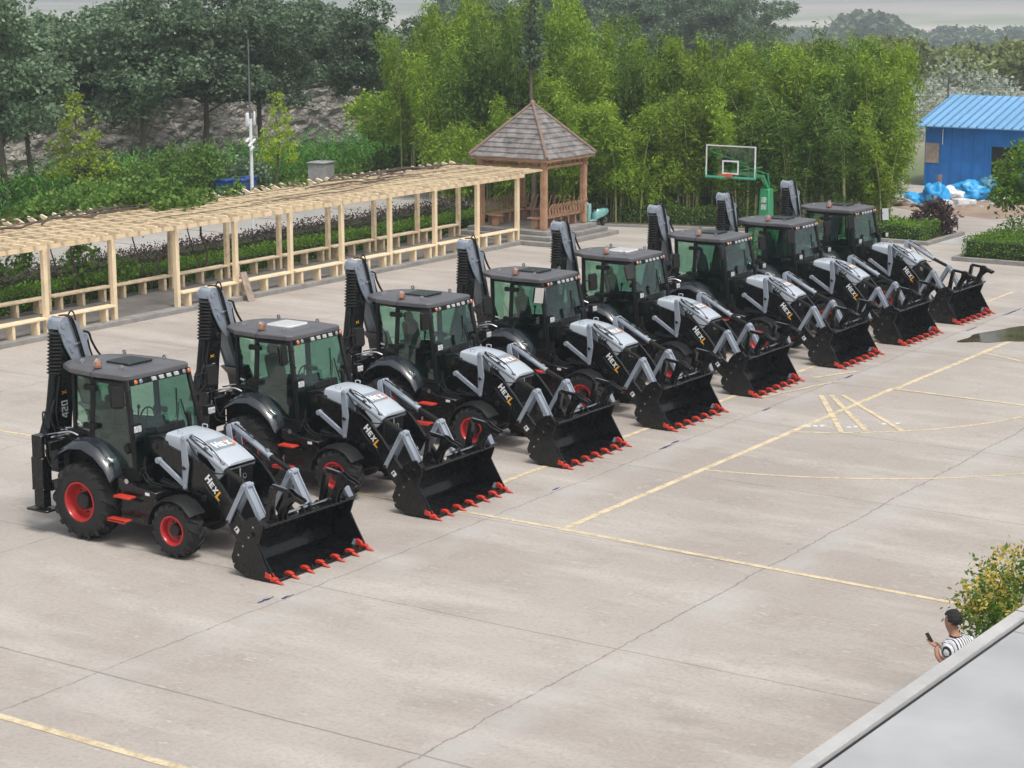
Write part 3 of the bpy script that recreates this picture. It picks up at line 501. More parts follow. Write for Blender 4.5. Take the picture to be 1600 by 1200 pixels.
# ---------------- setting ----------------
def groundmat():
    M,t,b,N,L=newmat('yard_concrete')
    g=N.new('ShaderNodeNewGeometry'); sx=N.new('ShaderNodeSeparateXYZ'); L.new(g.outputs['Position'],sx.inputs[0])
    def noise(sc,det=6,ro=.6,vec=None,stretch=None):
        n=N.new('ShaderNodeTexNoise'); n.inputs['Scale'].default_value=sc; n.inputs['Detail'].default_value=det; n.inputs['Roughness'].default_value=ro
        src=g.outputs['Position']
        if stretch: mp=N.new('ShaderNodeMapping'); mp.inputs['Scale'].default_value=stretch; L.new(src,mp.inputs[0]); src=mp.outputs[0]
        L.new(src,n.inputs['Vector']); return n.outputs[0]
    def ma(op,a,bb=None,cl=False):
        m=N.new('ShaderNodeMath'); m.operation=op; m.use_clamp=cl
        for i,v in enumerate((a,bb)):
            if v is None: continue
            if isinstance(v,(int,float)): m.inputs[i].default_value=v
            else: L.new(v,m.inputs[i])
        return m.outputs[0]
    def mr(v,a,c_,x=0,y=1):
        m=N.new('ShaderNodeMapRange'); m.inputs[1].default_value=a; m.inputs[2].default_value=c_; m.inputs[3].default_value=x; m.inputs[4].default_value=y; L.new(v,m.inputs[0]); return m.outputs[0]
    def mix(f,a,c_):
        m=N.new('ShaderNodeMix'); m.data_type='RGBA'
        for i,v in ((0,f),(6,a),(7,c_)):
            if isinstance(v,tuple): m.inputs[i].default_value=(*v,1)
            elif isinstance(v,(int,float)): m.inputs[i].default_value=v
            else: L.new(v,m.inputs[i])
        return m.outputs[2]
    big=noise(.16,5,.6); mid=noise(.9,8,.65); fine=noise(14,4,.7); st=noise(.5,7,.6,stretch=(.45,1.6,1))
    col=mix(mr(big,.38,.64),(.365,.325,.292),(.44,.40,.362))
    col=mix(ma('MULTIPLY',mr(st,.48,.66),.7),col,(.53,.495,.455))
    col=mix(ma('MULTIPLY',mr(mid,.5,.72),.32),col,(.255,.225,.20))
    col=mix(ma('MULTIPLY',mr(fine,.45,.7),.38),col,(.22,.20,.185))
    spots=noise(5,2,.5); col=mix(ma('MULTIPLY',mr(spots,.70,.76),.4),col,(.2,.185,.17))
    fl=noise(9,3,.55,stretch=(.5,1.4,1)); col=mix(ma('MULTIPLY',ma('MULTIPLY',mr(fl,.60,.68),mr(mid,.46,.6)),.5),col,(.62,.60,.57))
    fk=noise(26,2,.5); col=mix(ma('MULTIPLY',mr(fk,.73,.76),.6),col,(.10,.095,.09))
    wob=ma('MULTIPLY',ma('SUBTRACT',noise(.7,5,.7),.5),.22); wob2=ma('MULTIPLY',ma('SUBTRACT',noise(3,5,.8),.5),.14)
    wx=ma('ADD',ma('ADD',sx.outputs[0],wob),wob2); wy=ma('ADD',sx.outputs[1],ma('MULTIPLY',wob,.35))
    def line(cc,p,wd): return ma('LESS_THAN',ma('ABSOLUTE',ma('SUBTRACT',cc,p)),wd)
    # grout-like pale patches along the x joints
    for p in (4.9,10.4,-.6):
        d=ma('ABSOLUTE',ma('SUBTRACT',wx,p+.28)); band=mr(d,.10,.55,1,0); f=ma('MULTIPLY',band,mr(mid,.40,.62)); col=mix(ma('MULTIPLY',f,.55),col,(.46,.455,.44))
    tot=None
    for cc,p,wd in ((wx,4.95,.013),(wx,10.4,.016),(wx,-.6,.010),(wx,-6.2,.012),(wx,16,.014),(wy,-10.4,.016),(wy,-5.68,.018),(wy,-.93,.014),(wy,3.82,.013),(wy,8.65,.014),(wy,13.5,.015),(wy,18.3,.018),(wy,23.2,.018),(wy,28,.02),(wy,32.8,.02),(wy,37.6,.02),(wx,-10.6,.014),(wy,47.5,.03),(wy,53,.03)):
        l=line(cc,p,wd); tot=l if tot is None else ma('MAXIMUM',tot,l)
    gap=mr(noise(1.6,4,.7),.33,.42); col=mix(ma('MULTIPLY',ma('MULTIPLY',tot,.5),gap),col,(.10,.09,.085))
    # stray cracks
    wv=N.new('ShaderNodeTexVoronoi'); wv.feature='DISTANCE_TO_EDGE'; wv.inputs['Scale'].default_value=.075
    vm=N.new('ShaderNodeVectorMath'); vm.operation='ADD'; nn=N.new('ShaderNodeTexNoise'); nn.inputs['Scale'].default_value=.5; nn.inputs['Detail'].default_value=6; L.new(g.outputs['Position'],nn.inputs['Vector'])
    vs=N.new('ShaderNodeVectorMath'); vs.operation='SCALE'; vs.inputs[3].default_value=2.2; L.new(nn.outputs['Color'],vs.inputs[0]); L.new(g.outputs['Position'],vm.inputs[0]); L.new(vs.outputs[0],vm.inputs[1]); L.new(vm.outputs[0],wv.inputs['Vector'])
    ck=ma('MULTIPLY',ma('LESS_THAN',wv.outputs['Distance'],.0011),mr(big,.5,.56)); col=mix(ma('MULTIPLY',ck,.0),col,(.13,.12,.11))
    L.new(col,b.inputs['Base Color']); L.new(mr(mid,.3,.7,.62,.85),b.inputs['Roughness']); b.inputs['Specular IOR Level'].default_value=.35
    bp=N.new('ShaderNodeBump'); bp.inputs['Strength'].default_value=.25; bp.inputs['Distance'].default_value=.01; L.new(ma('SUBTRACT',fine,ma('MULTIPLY',tot,1.5)),bp.inputs['Height']); L.new(bp.outputs[0],b.inputs['Normal'])
    return M
K['concrete']=groundmat()
# terrain: polar grid round the yard, flat near, falling to a valley
Vt=[];Ft=[]; na=96; rad=[0,40,70,95,110,130,160,200,260,330,420,520,700,900,1200,1600,2100,2800,3800,5200]
def tz(x,y,r_):
    t=min(1,max(0,(r_-112)/490)); t=t*t*(3-2*t); z=-.03-24*t
    if r_>300: z+=2.2*math.sin(x*.011+1)*math.cos(y*.009)*min(1,(r_-300)/300)
    return z
for i,q_ in enumerate(rad):
    for j in range(na):
        a=2*PI*j/na; x,y=10+q_*math.cos(a),-5+q_*math.sin(a); Vt.append((x,y,tz(x,y,q_)))
for i in range(len(rad)-1):
    for j in range(na): k=(j+1)%na; Ft.append((i*na+j,i*na+k,(i+1)*na+k,(i+1)*na+j))
m=bpy.data.meshes.new('terrain'); m.from_pydata(Vt,[],Ft)
for p in m.polygons: p.use_smooth=True
M,t,b,N,L=newmat('terrain_fields'); g=N.new('ShaderNodeNewGeometry')
n1=N.new('ShaderNodeTexNoise'); n1.inputs['Scale'].default_value=.012; n1.inputs['Detail'].default_value=7; n1.inputs['Roughness'].default_value=.6; mp=N.new('ShaderNodeMapping'); mp.inputs['Rotation'].default_value=(0,0,R(33)); mp.inputs['Scale'].default_value=(1,.35,1); L.new(g.outputs['Position'],mp.inputs[0]); L.new(mp.outputs[0],n1.inputs['Vector'])
cr=N.new('ShaderNodeValToRGB'); L.new(n1.outputs[0],cr.inputs[0]); e=cr.color_ramp.elements; e[0].position=.38; e[0].color=(.05,.08,.035,1); e[1].position=.62; e[1].color=(.34,.30,.25,1); x_=e.new(.5); x_.color=(.12,.16,.07,1)
ln_=N.new('ShaderNodeVectorMath'); ln_.operation='LENGTH'; L.new(g.outputs['Position'],ln_.inputs[0]); r2=N.new('ShaderNodeMapRange'); r2.inputs[1].default_value=850; r2.inputs[2].default_value=1150; L.new(ln_.outputs['Value'],r2.inputs[0])
n5=N.new('ShaderNodeTexNoise'); n5.inputs['Scale'].default_value=.004; n5.inputs['Detail'].default_value=5; L.new(mp.outputs[0],n5.inputs['Vector']); c5=N.new('ShaderNodeValToRGB'); L.new(n5.outputs[0],c5.inputs[0]); e5=c5.color_ramp.elements; e5[0].position=.42; e5[0].color=(.34,.40,.28,1); e5[1].position=.56; e5[1].color=(.68,.62,.56,1)
m5=N.new('ShaderNodeMix'); m5.data_type='RGBA'; L.new(r2.outputs[0],m5.inputs[0]); L.new(cr.outputs[0],m5.inputs[6]); L.new(c5.outputs[0],m5.inputs[7])  # pale far fields, with distance haze put into their colour
L.new(m5.outputs[2],b.inputs['Base Color']); b.inputs['Roughness'].default_value=1; m.materials.append(M)
o=bpy.data.objects.new('terrain',m); C.objects.link(o); tag(o,kind='structure')
def sheet(name,pts,z,mat,th=None):
    q=MB(); q.pxy(pts,z-(th or .02),z); return tag(q.build(name,mat,smooth=0),kind='structure')
sheet('pavement',[(-14.6,-70),(70,-70),(70,43.2),(60,62.4),(-12.5,62.4),(-8.5,50),(-5.2,43.2),(-9.9,42.9),(-15.3,41.2),(-14.6,35)],0,'concrete',.12)
K['road']=pm('road_concrete',(.36,.345,.32),.8,0,.2,.25,.2,20); K['soil']=pm('soil',(.10,.085,.06),.95,0,.4,.8,.5,12); K['grassm']=pm('grass_soil',(.05,.075,.03),.95,0,.4,1,.5,15)
sheet('road',[(-31.2,-60),(-21.2,-60),(-21.2,47.5),(-31.2,47.5)],.004,'road')
q=MB()
for y in np.arange(6,47,4.3): q.box(-31.1,-21.3,y,y+.05,0.0,.009)
tag(q.build('road_joint','soil',smooth=0),kind='structure')
sheet('planting_bed',[(-21.15,-40),(-17.9,-40),(-17.9,40),(-19.0,41.5),(-19.0,62),(-21.15,62)],.05,'soil')
sheet('bamboo_bed',[(-19.1,41.6),(-15.3,41.35),(-9.9,43.05),(-5.4,43.4),(-8.6,49.5),(-11.5,58),(-22,60)],.03,'soil')
q=MB(); q.box(-15.0,-14.6,-40,35,-.05,.13); q.bar((-15.3,41.25,.03),(-9.9,42.95,.03),.15,.13,(0,0,1)); q.bar((-9.9,42.95,.03),(-5.3,43.25,.03),.15,.13,(0,0,1)); tag(q.build('kerb','stone',bevel=.015),kind='structure')
K['walk']=pm('walk_concrete',(.17,.16,.15),.85,0,.35,.9,.3,20)
sheet('walkway',[(-17.88,-40),(-15.0,-40),(-15.0,35),(-17.88,35)],.115,'walk',.2)
# worn dirt by the refuse, pale slab, puddle, blue smears
K['dirt']=pm('dirt',(.30,.22,.165),.95,0,.3,.9,.4,12); K['paleslab']=pm('pale_slab',(.44,.44,.43),.85,0,.12,1.5); K['wet']=pm('wet',(.085,.07,.048),.05,0,.3,.8,spec=.6)
def patch(name,cx,cy,rx,ry,rot,mat,z=.005,n=40,j=.22,sd=1):
    rn=random.Random(sd); ph=[rn.uniform(0,6) for _ in range(4)]; P=[]
    for i in range(n):
        a=2*PI*i/n; k=1+j*(math.sin(2*a+ph[0])*.5+math.sin(3*a+ph[1])*.4+math.sin(7*a+ph[2])*.22); x,y=rx*k*math.cos(a),ry*k*math.sin(a); P.append((cx+x*math.cos(rot)-y*math.sin(rot),cy+x*math.sin(rot)+y*math.cos(rot)))
    return sheet(name,P,z,mat,.003)
patch('dirt_patch',-5.2,55.6,3.0,4.2,.3,'dirt',.007,60,.3)
sheet('pale_slab',[(-2.6,43.6),(-.9,43.7),(-.2,46.5),(-2.3,46.8)],.006,'paleslab',.003)
patch('puddle',6.35,26.9,.72,2.0,-.33,'wet',.008,50,.35,4)
K['bluesmear']=pm('blue_smear',(.045,.05,.16),.7,0,.4,6)
rn=random.Random(5)
q=MB()
for x,y,l in ((4.75,-1.9,.4),(4.93,-1.6,.28),(4.85,6.3,.25),(4.9,10.4,.55),(4.85,10.9,.35),(5.0,19.2,.5),(5.05,27.1,.9),(5.0,30.4,1.7),(5.15,31.5,1.2),(5.0,14.8,.4)):
    n=9; P=[(x+rn.uniform(-.012,.012)+(1 if s>0 else -1)*.05*math.sin(PI*(i+.5)/n)*rn.uniform(.4,.65),y+l*(i/(n-1)-.5)) for s,rg in ((1,range(n)),(-1,range(n-1,-1,-1))) for i in rg]
    q.pxy(P,.003,.0065)
tag(q.build('blue_paint_smear','bluesmear',smooth=0),kind='structure')
# court markings
def linemat():
    M,t,b,N,L=newmat('court_paint'); g=N.new('ShaderNodeNewGeometry'); n=N.new('ShaderNodeTexNoise'); n.inputs['Scale'].default_value=3.5; n.inputs['Detail'].default_value=8; n.inputs['Roughness'].default_value=.75; L.new(g.outputs['Position'],n.inputs['Vector'])
    r_=N.new('ShaderNodeMapRange'); r_.inputs[1].default_value=.36; r_.inputs[2].default_value=.56; L.new(n.outputs[0],r_.inputs[0])
    b.inputs['Base Color'].default_value=(.70,.59,.40,1); b.inputs['Roughness'].default_value=.75
    tr=N.new('ShaderNodeBsdfTransparent'); ms=N.new('ShaderNodeMixShader'); m_=N.new('ShaderNodeMapRange'); m_.inputs[3].default_value=.45; m_.inputs[4].default_value=.95; L.new(r_.outputs[0],m_.inputs[0]); L.new(m_.outputs[0],ms.inputs[0]); L.new(tr.outputs[0],ms.inputs[1]); L.new(b.outputs[0],ms.inputs[2]); L.new(ms.outputs[0],N['Material Output'].inputs[0]); return M
K['court']=linemat(); q=MB(); zl=[.004]
def ln(x0,y0,x1,y1,wd=.09): zl[0]+=.0004; q.bar((x0,y0,zl[0]),(x1,y1,zl[0]),wd*1.5,.0015,(0,0,1))
def arc(cx,cy,r_,a0,a1,wd=.08,n=40):
    for i in range(n):
        a,b2=R(a0+(a1-a0)*i/n),R(a0+(a1-a0)*(i+1)/n)
        q.hexa([(cx+math.cos(a)*(r_-wd/2),cy+math.sin(a)*(r_-wd/2),.0035),(cx+math.cos(b2)*(r_-wd/2),cy+math.sin(b2)*(r_-wd/2),.0035),(cx+math.cos(b2)*(r_+wd/2),cy+math.sin(b2)*(r_+wd/2),.0035),(cx+math.cos(a)*(r_+wd/2),cy+math.sin(a)*(r_+wd/2),.0035)],
               [(cx+math.cos(a)*(r_-wd/2),cy+math.sin(a)*(r_-wd/2),.0048),(cx+math.cos(b2)*(r_-wd/2),cy+math.sin(b2)*(r_-wd/2),.0048),(cx+math.cos(b2)*(r_+wd/2),cy+math.sin(b2)*(r_+wd/2),.0048),(cx+math.cos(a)*(r_+wd/2),cy+math.sin(a)*(r_+wd/2),.0048)])
ln(6.43,3.95,6.43,18.5); ln(6.5,18.5,6.58,27.5)
ln(-9,4.05,6.4,4.02,.07); ln(6.46,4.0,16.6,3.62,.08); ln(-2,-7.55,20,-7.68,.09); ln(3.75,4.1,3.75,34,.08)
ln(6.5,18.45,14,18.1,.08); ln(6.6,23.9,9.5,22.6,.07)
# arcs fitted through measured points
def arc3(A,B,D,wd=.08):
    (ax,ay),(bx,by),(dx,dy)=A,B,D; d=2*(ax*(by-dy)+bx*(dy-ay)+dx*(ay-by)); ux_=((ax*ax+ay*ay)*(by-dy)+(bx*bx+by*by)*(dy-ay)+(dx*dx+dy*dy)*(ay-by))/d; uy_=((ax*ax+ay*ay)*(dx-bx)+(bx*bx+by*by)*(ax-dx)+(dx*dx+dy*dy)*(bx-ax))/d
    r_=math.hypot(ax-ux_,ay-uy_); a0,a1=math.degrees(math.atan2(ay-uy_,ax-ux_)),math.degrees(math.atan2(dy-uy_,dx-ux_)); 
    if a1<a0: a1+=360
    arc(ux_,uy_,r_,a0,a1+25,wd)
arc3((6.5,9.15),(8.8,9.89),(11.73,12.24)); arc3((6.47,13.09),(8.35,14.4),(9.97,17.26))
for a,b2 in (((5.37,16.84),(7.31,13.62)),((5.56,16.97),(7.72,13.98)),((5.78,17.12),(8.33,14.42))): ln(*a,*b2,.08)
ln(4.35,18.6,4.9,19.9,.07); ln(4.35,15.9,5.0,18.5,.05)
tag(q.build('court_marking','court',smooth=0),kind='structure')
q=MB()
for x,y in ((6.5,13.75),(7.25,14.15),(7.75,14.85)):
    for k in range(3): q.obox((x+.11*k*1.0,y+.1*k,.0045),(.035,.03,0),(-.05,.06,0),(0,0,.001))
    for s in (-1,1): q.obox((x+.11+s*.17,y+.1+s*.15,.0045),(.008,.006,0),(-.09,.10,0),(0,0,.001))
tag(q.build('court_number_marking','foam',smooth=0),kind='structure')

# ---------------- pergola ----------------
pg=empty('pergola',(-15,22,.115)); tag(pg,'long cream timber pergola walkway with close rafters, running along the yard edge to the gazebo','pergola')
PP=lambda mb,name,mat,par=None,**k: (lambda o:(setattr(o,'parent',par or pg),(setattr(o,'matrix_parent_inverse',Matrix.Translation((15,-22,-.115))) if (par is None or par is pg) else None),o)[2])(mb.build(name,mat,**k))
ys=[12.5+2.522*k for k in range(-2,10)]
for y in ys:
    PP(MB().box(-14.97,-14.83,y-.07,y+.07,.115,2.33),'post','pine',bevel=.01)
    PP(MB().box(-17.52,-17.38,y-.07,y+.07,.115,2.33),'post','pine2',bevel=.01)
for x in (-14.9,-17.45): PP(MB().box(x-.06,x+.06,6.2,35.6,2.33,2.50),'beam','pine',bevel=.008)
rn=random.Random(3)
y=6.4; k=0
while y<35.5:
    dz=rn.uniform(-.008,.008); y+=.48+rn.uniform(-.02,.02); tw=rn.uniform(-.05,.05)
    P=[(-14.12,2.64),(-14.12,2.60),(-14.6,2.502),(-17.7,2.502),(-17.95,2.58),(-18.13,2.71),(-18.10,2.77),(-17.95,2.73),(-17.75,2.65),(-14.2,2.65)]
    q=MB(); q.hexa([(x,y-.035+tw*(x+17)*.02,z+dz) for x,z in P],[(x,y+.035+tw*(x+17)*.02,z+dz) for x,z in P]); PP(q,'rafter','pine' if rn.random()<.7 else 'pine2')
for x in (-14.6,-15.4,-16.2,-17.0): PP(MB().box(x-.025,x+.025,6.2,35.5,2.665,2.69),'batten','pine2')
for side,x,mt in ((0,-14.9,'pine'),(1,-17.45,'pine2')):
    for a,b2 in zip(ys,ys[1:]):
        if side==0 and abs(a-15.02)<.1: continue
        s_=PP(MB().box(x-.19 if side else x-.16,x+.16,a+(.075),b2-.075,.50,.55),'bench_seat',mt,bevel=.006)
        for t_ in (.16,.5,.84):
            yy=a+(b2-a)*t_; q=MB(); q.box(x-.13,x+.13,yy-.05,yy+.05,.115,.50); o=q.build('bench_leg',mt,bevel=.008); o.parent=s_; o.matrix_parent_inverse=Matrix.Identity(4)
# vines on top
q=MB(); rn=random.Random(8)
for k in range(30):
    y0=rn.choice([rn.uniform(6.5,19),rn.uniform(24,35)]) ; x0=-17.3+rn.gauss(0,.35); L_=rn.uniform(1.5,4.5); P=[(max(-18.0,x0),y0,2.71)]
    for i in range(7): P.append((min(-15,max(-18.0,P[-1][0]+rn.uniform(-.22,.25))),min(35.4,P[-1][1]+L_/7),2.71+rn.uniform(0,.12)))
    q.curve(P,rn.uniform(.012,.035),5,2)
for k in range(16):
    y0=rn.uniform(6,30); x0=rn.uniform(-17.5,-14.8); P=[(x0,y0,2.70)]
    for i in range(8): P.append((P[-1][0]+rn.uniform(-.08,.08),min(35.4,P[-1][1]+.6),2.70+rn.uniform(-.0,.04)))
    q.curve(P,.010,5,2)
for y0 in (11.2,13.4,16.4,19.7,22.1): 
    q.curve([(-18.0,y0,.05),(-18.0+rn.uniform(-.1,.2),y0+.3,.9),(-17.9,y0+rn.uniform(-.4,1.2),1.8),(-17.8,y0+1.0,2.7)],.035,6,3); q.curve([(-18.0,y0+.1,.05),(-18.1,y0-.3,1.0),(-17.9,y0-.8,2.0),(-17.7,y0-.6,2.7)],.02,6,3)
vn=q.build('climbing_vine','vine'); tag(vn,'tangled woody vine branches with a leafy patch lying over the pergola rafters','vine')
c_,o_=blobs([(-17.7,19.6,2.95,.55,1.7,.34),(-17.2,20.4,2.85,.6,1.1,.2),(-16.6,19.4,2.8,.4,.8,.12),(-18.1,18.3,2.8,.3,1.0,.25),(-17.6,22.9,2.78,.3,.5,.12),(-18.0,16.9,1.2,.25,.7,.7),(-17.7,18.2,.9,.2,.5,.5),(-18.1,14.4,1.7,.25,.9,.5),(-18.1,12.6,1.4,.25,.8,.7),(-17.8,26.4,2.75,.25,.35,.1)],300,15,.11); lobj('vine_leaves',leafmesh('vine_leaves',c_,.12,1.2,.2),'l_mid',vn)
pk=empty('leaning_board',(-14.45,20.1,0)); q=MB(); q.obox((-14.5,20.1,.42),(.0,.14,0),(.16,0,-.42),(.015,0,.006)); pk2=q.build('leaning_plank','plank',bevel=.004); bpy.data.objects.remove(pk); tag(pk2,'grey weathered board leaning against a pergola post','board')

# ---------------- gazebo ----------------
GX,GY=-15.6,37.3
gz=empty('gazebo',(GX,GY,0)); tag(gz,'wooden gazebo with grey shingled pyramid roof and reddish posts on stone steps','gazebo')
q=MB()
for i in range(3): s_=1.72+.3*(2-i)
for i,(h0,h1,s_) in enumerate(((0,.15,2.32),(.15,.30,2.02),(.30,.45,1.72))): q.box(-s_,s_,-s_,s_,h0,h1)
q.build('stone_steps','stone',gz,bevel=.015)
for sx_ in (-1,1):
    for sy_ in (-1,1): MB().box(sx_*1.35-.11,sx_*1.35+.11,sy_*1.35-.11,sy_*1.35+.11,.45,2.98).build('post','cedar',gz,bevel=.03,seg=2)
q=MB()
for z0,e_ in ((2.62,0),(2.82,.02)):
    for s_ in (-1,1): q.box(-1.52,1.52,s_*1.35-.05-e_,s_*1.35+.05+e_,z0,z0+.10); q.box(s_*1.35-.05-e_,s_*1.35+.05+e_,-1.24,1.24,z0+.001,z0+.101)
for s_ in (-1,1):
    for k in range(-3,4):
        q.box(k*.36-.03,k*.36+.03,s_*1.35-.04,s_*1.35+.04,2.725,2.815)
        q.box(s_*1.35-.04,s_*1.35+.04,k*.34-.03,k*.34+.03,2.725,2.815)
q.build('beam','cedar',gz,bevel=.006)
ap=4.78; ez=2.98; E=1.64; n=11; rn=random.Random(2)
for k in range(4):
    ro=Matrix.Rotation(PI/2*k,4,'Z'); q=MB()
    for i in range(n):
        t0,t1=i/n,(i+1)/n; r0,r1=E*(1-t0)+.02,E*(1-t1); z0,z1=ez+(ap-ez)*t0,ez+(ap-ez)*t1
        m_=max(1,int(7*(1-t0)))
        for j in range(m_):
            u0,u1=-1+2*j/m_,-1+2*(j+1)/m_; dz=rn.uniform(0,.02); g_=.004
            q.hexa([(r0+.03,u0*r0+g_,z0-.01+dz),(r0+.03,u1*r0-g_,z0-.01+dz),(r1-.03,u1*r1-g_,z1+.035),(r1-.03,u0*r1+g_,z1+.035)],[(r0+.03,u0*r0+g_,z0+.035+dz),(r0+.03,u1*r0-g_,z0+.035+dz),(r1-.03,u1*r1-g_,z1+.055),(r1-.03,u0*r1+g_,z1+.055)])
    for v in q.b.verts: v.co=ro@v.co
    q.build('roof','shingle',gz,smooth=0)
q=MB()
for sx_ in (-1,1):
    for sy_ in (-1,1): q.tube([(sx_*(E+.03),sy_*(E+.03),ez+.07),(sx_*.78,sy_*.78,ez+(ap-ez)*.53+.08),(0,0,ap+.08)],[.065,.06,.05],8)
q.lathe([(0,-.05),(.12,-.03),(.10,.08),(0,.14)],(0,0,ap+.05),'z',10,False)
q.build('hip_log','hiplog',gz)
q=MB()
for s_ in (-1,1): q.box(-E-.02,E+.02,s_*(E-.02)-.03,s_*(E-.02)+.03,ez-.09,ez-.01); q.box(s_*(E-.02)-.03,s_*(E-.02)+.03,-E+.06,E-.06,ez-.088,ez-.012)
q.build('fascia','cedar',gz)
for k in range(3):   # bench with slatted back on three sides: +x, +y, -x
    ro=Matrix.Rotation(PI/2*k,4,'Z'); q=MB(); q.box(.95,1.32,-1.2,1.2,.82,.88); q.build
    for j in range(5): q.box(1.0,1.25,-1.0+j*.5-.05,-1.0+j*.5+.05,.45,.82)
    for v in q.b.verts: v.co=ro@v.co
    st_=q.build('bench_seat','cedar',gz,bevel=.01)
    q=MB(); q.bar((1.62,-1.45,1.36),(1.62,1.45,1.36),.07,.07); q.bar((1.42,-1.24,.95),(1.42,1.24,.95),.05,.06)
    for v in q.b.verts: v.co=ro@v.co
    q.build('rail','cedar',gz,bevel=.01)
    q=MB()
    for j in range(13):
        yy=-1.2+j*.2; q.tube([(1.36,yy,.88),(1.50,yy+.02,1.02),(1.50,yy-.02,1.2),(1.62,yy,1.36)],.03,6)
    for v in q.b.verts: v.co=ro@v.co
    q.build('backrest','cedar',gz)
q=MB(); q.box(-1.1,-.55,-1.30,-1.02,.80,.86); q.box(-.95,-.7,-1.25,-1.08,.45,.8); q.build('stool','cedar',gz,bevel=.01)
q=MB(); q.box(.6,1.15,-1.30,-1.02,.80,.86); q.box(.75,1.0,-1.25,-1.08,.45,.8); q.build('stool','cedar',gz,bevel=.01)

# ---------------- trees and plants ----------------
def trunk(q,h,r0,lean=0,br=6,spread=1,z0=.35,rn=random):
    P=[(lean*math.sin(i*.7)*.12,lean*math.cos(i*.9)*.12,h*i/7) for i in range(8)]; q.tube(P,[r0*(1-.8*i/7) for i in range(8)],7)
    for k in range(br):
        z=h*(z0+(1-z0)*k/br); a=k*2.4+rn.random(); l=spread*(1.1-.6*k/br); q.tube([(0,0,z),(math.cos(a)*l*.5,math.sin(a)*l*.5,z+l*.35),(math.cos(a)*l,math.sin(a)*l,z+l*.55)],[r0*.35,r0*.22,r0*.06],5)
def proto_tree(name,bl,ncl,per,cr,size,mat,h,r0,br,spread,z0=.35,el=1.6,droop=0,inner=.45):
    r=empty(name); q=MB(); trunk(q,h,r0,1,br,spread,z0); q.build('trunk','bark',r)
    c_,o_=blobs(bl,ncl,per,cr,inner=inner); lobj('crown',leafmesh('crown',c_,size,el,.2,droop,o_),mat,r); return r
def place(proto,lst,label,cat,group=None,first=True):
    for i,a in enumerate(lst):
        o=proto if (i==0 and first) else copy_tree(proto)
        x,y,s=a[:3]; o.location=(x,y,a[4] if len(a)>4 else 0); o.scale=(s*(a[5] if len(a)>5 else 1),)*2+(s,); o.rotation_euler=(0,0,a[3]); tag(o,label if isinstance(label,str) else label[i],cat,group)
def bigblobs(z0,z1,r,n,rn):
    return [(rn.uniform(-.55,.55)*r,rn.uniform(-.55,.55)*r,z0+(z1-z0)*((k+.5)/n),r*(.42+.5*math.sin(PI*(.12+.8*k/n)))*rn.uniform(.75,1.1),r*(.42+.5*math.sin(PI*(.12+.8*k/n)))*rn.uniform(.75,1.1),(z1-z0)/n*rn.uniform(.9,1.3)) for k in range(n)]
rn=random.Random(21)
tA=proto_tree('broadleaf_tree',bigblobs(3.0,8.3,2.5,9,rn),560,22,.15,.135,'l_dark',7.5,.16,8,1.9)
tB=proto_tree('broadleaf_tree',bigblobs(3.2,7.7,2.4,8,rn),560,22,.15,.135,'l_dark',7,.15,8,2.0)
la='dark green broadleaf tree in the row before the stone wall, its trunk showing'
place(tA,[(-37.5,31.9,1.0,0),(-43,45.8,1.0,2,0,1.1),(-43,54.5,1.05,4,0,.95)],['dark tree at the left picture edge, its trunk before the stone wall','dark wall row tree, first trunk right of the left light green tree','dark wall row tree with its trunk just right of the white camera pole'],'tree','dark trees before the stone wall')
place(tB,[(-43,50.1,1.08,1,0,1.15),(-41,36.8,.95,5),(-43,63,1.0,3)],['largest dark wall row tree, its trunk rising just left of the white camera pole','dark broadleaf tree before the stone wall, directly behind the left light green tree','dark broadleaf tree behind the small round-headed tree near the bamboo'],'tree','dark trees before the stone wall')
bk=[(-51,42),(-52,47.5),(-51,54),(-50,39.5),(-50.5,44.8),(-50,50.2),(-50,57),(-50,34),(-50.3,47.5),(-50.2,61),(-50.4,52.4),(-50,68),(-51,65),(-53,50.5),(-54,45),(-50,60.5),(-54,71),(-55,76),(-46,72),(-40,69),(-35,70),(-38,78),(-53,37)]
place(tA,[(x,y,rn.uniform(.76,.92),rn.uniform(0,6),0,rn.uniform(1.1,1.35)) for x,y in bk],'dark green tree in the dense tree line along the stone wall','tree','trees of the dense line along the stone wall',False)
# ginkgos
def gink(h,r,sd):
    rn=random.Random(sd); bl=[]
    for k in range(22):
        t=.28+.72*k/22; a=k*2.3; rr=r*(1.1-t)*1.25+.1; bl.append((math.cos(a)*rr*.62,math.sin(a)*rr*.62,h*t,rr*.5,rr*.5,.20))
    bl.append((0,0,h*.9,.2,.2,.5)); return bl
g1=proto_tree('ginkgo_tree',gink(4.9,1.5,1),210,14,.10,.10,'l_gink',4.8,.07,14,.9,.25,1.1,inner=.3)
place(g1,[(-35,33.7,1,0),(-34,44.9,.9,2,0,.8)],['slender light green young tree with open tiers, on the left above the pergola','narrow light green young tree just right of the white camera pole'],'tree')
bl=[(0,0,3.6,1.3,1.3,.5),(.9,.3,3.0,1.0,1.0,.35),(-1.1,-.2,3.1,1.0,.9,.35),(0,1,3.1,1,1,.35),(.2,-1.1,2.6,1,.9,.3),(-.6,.4,2.2,.9,.9,.3),(.9,-.5,2.0,.7,.7,.3)]
g3=proto_tree('round_headed_tree',bl,300,16,.14,.12,'l_bam',3.9,.06,8,1.3,.45,1.4); place(g3,[(-33,51.4,1,0)],'light green small tree with a flat layered head, behind the pergola left of the bamboo','tree')
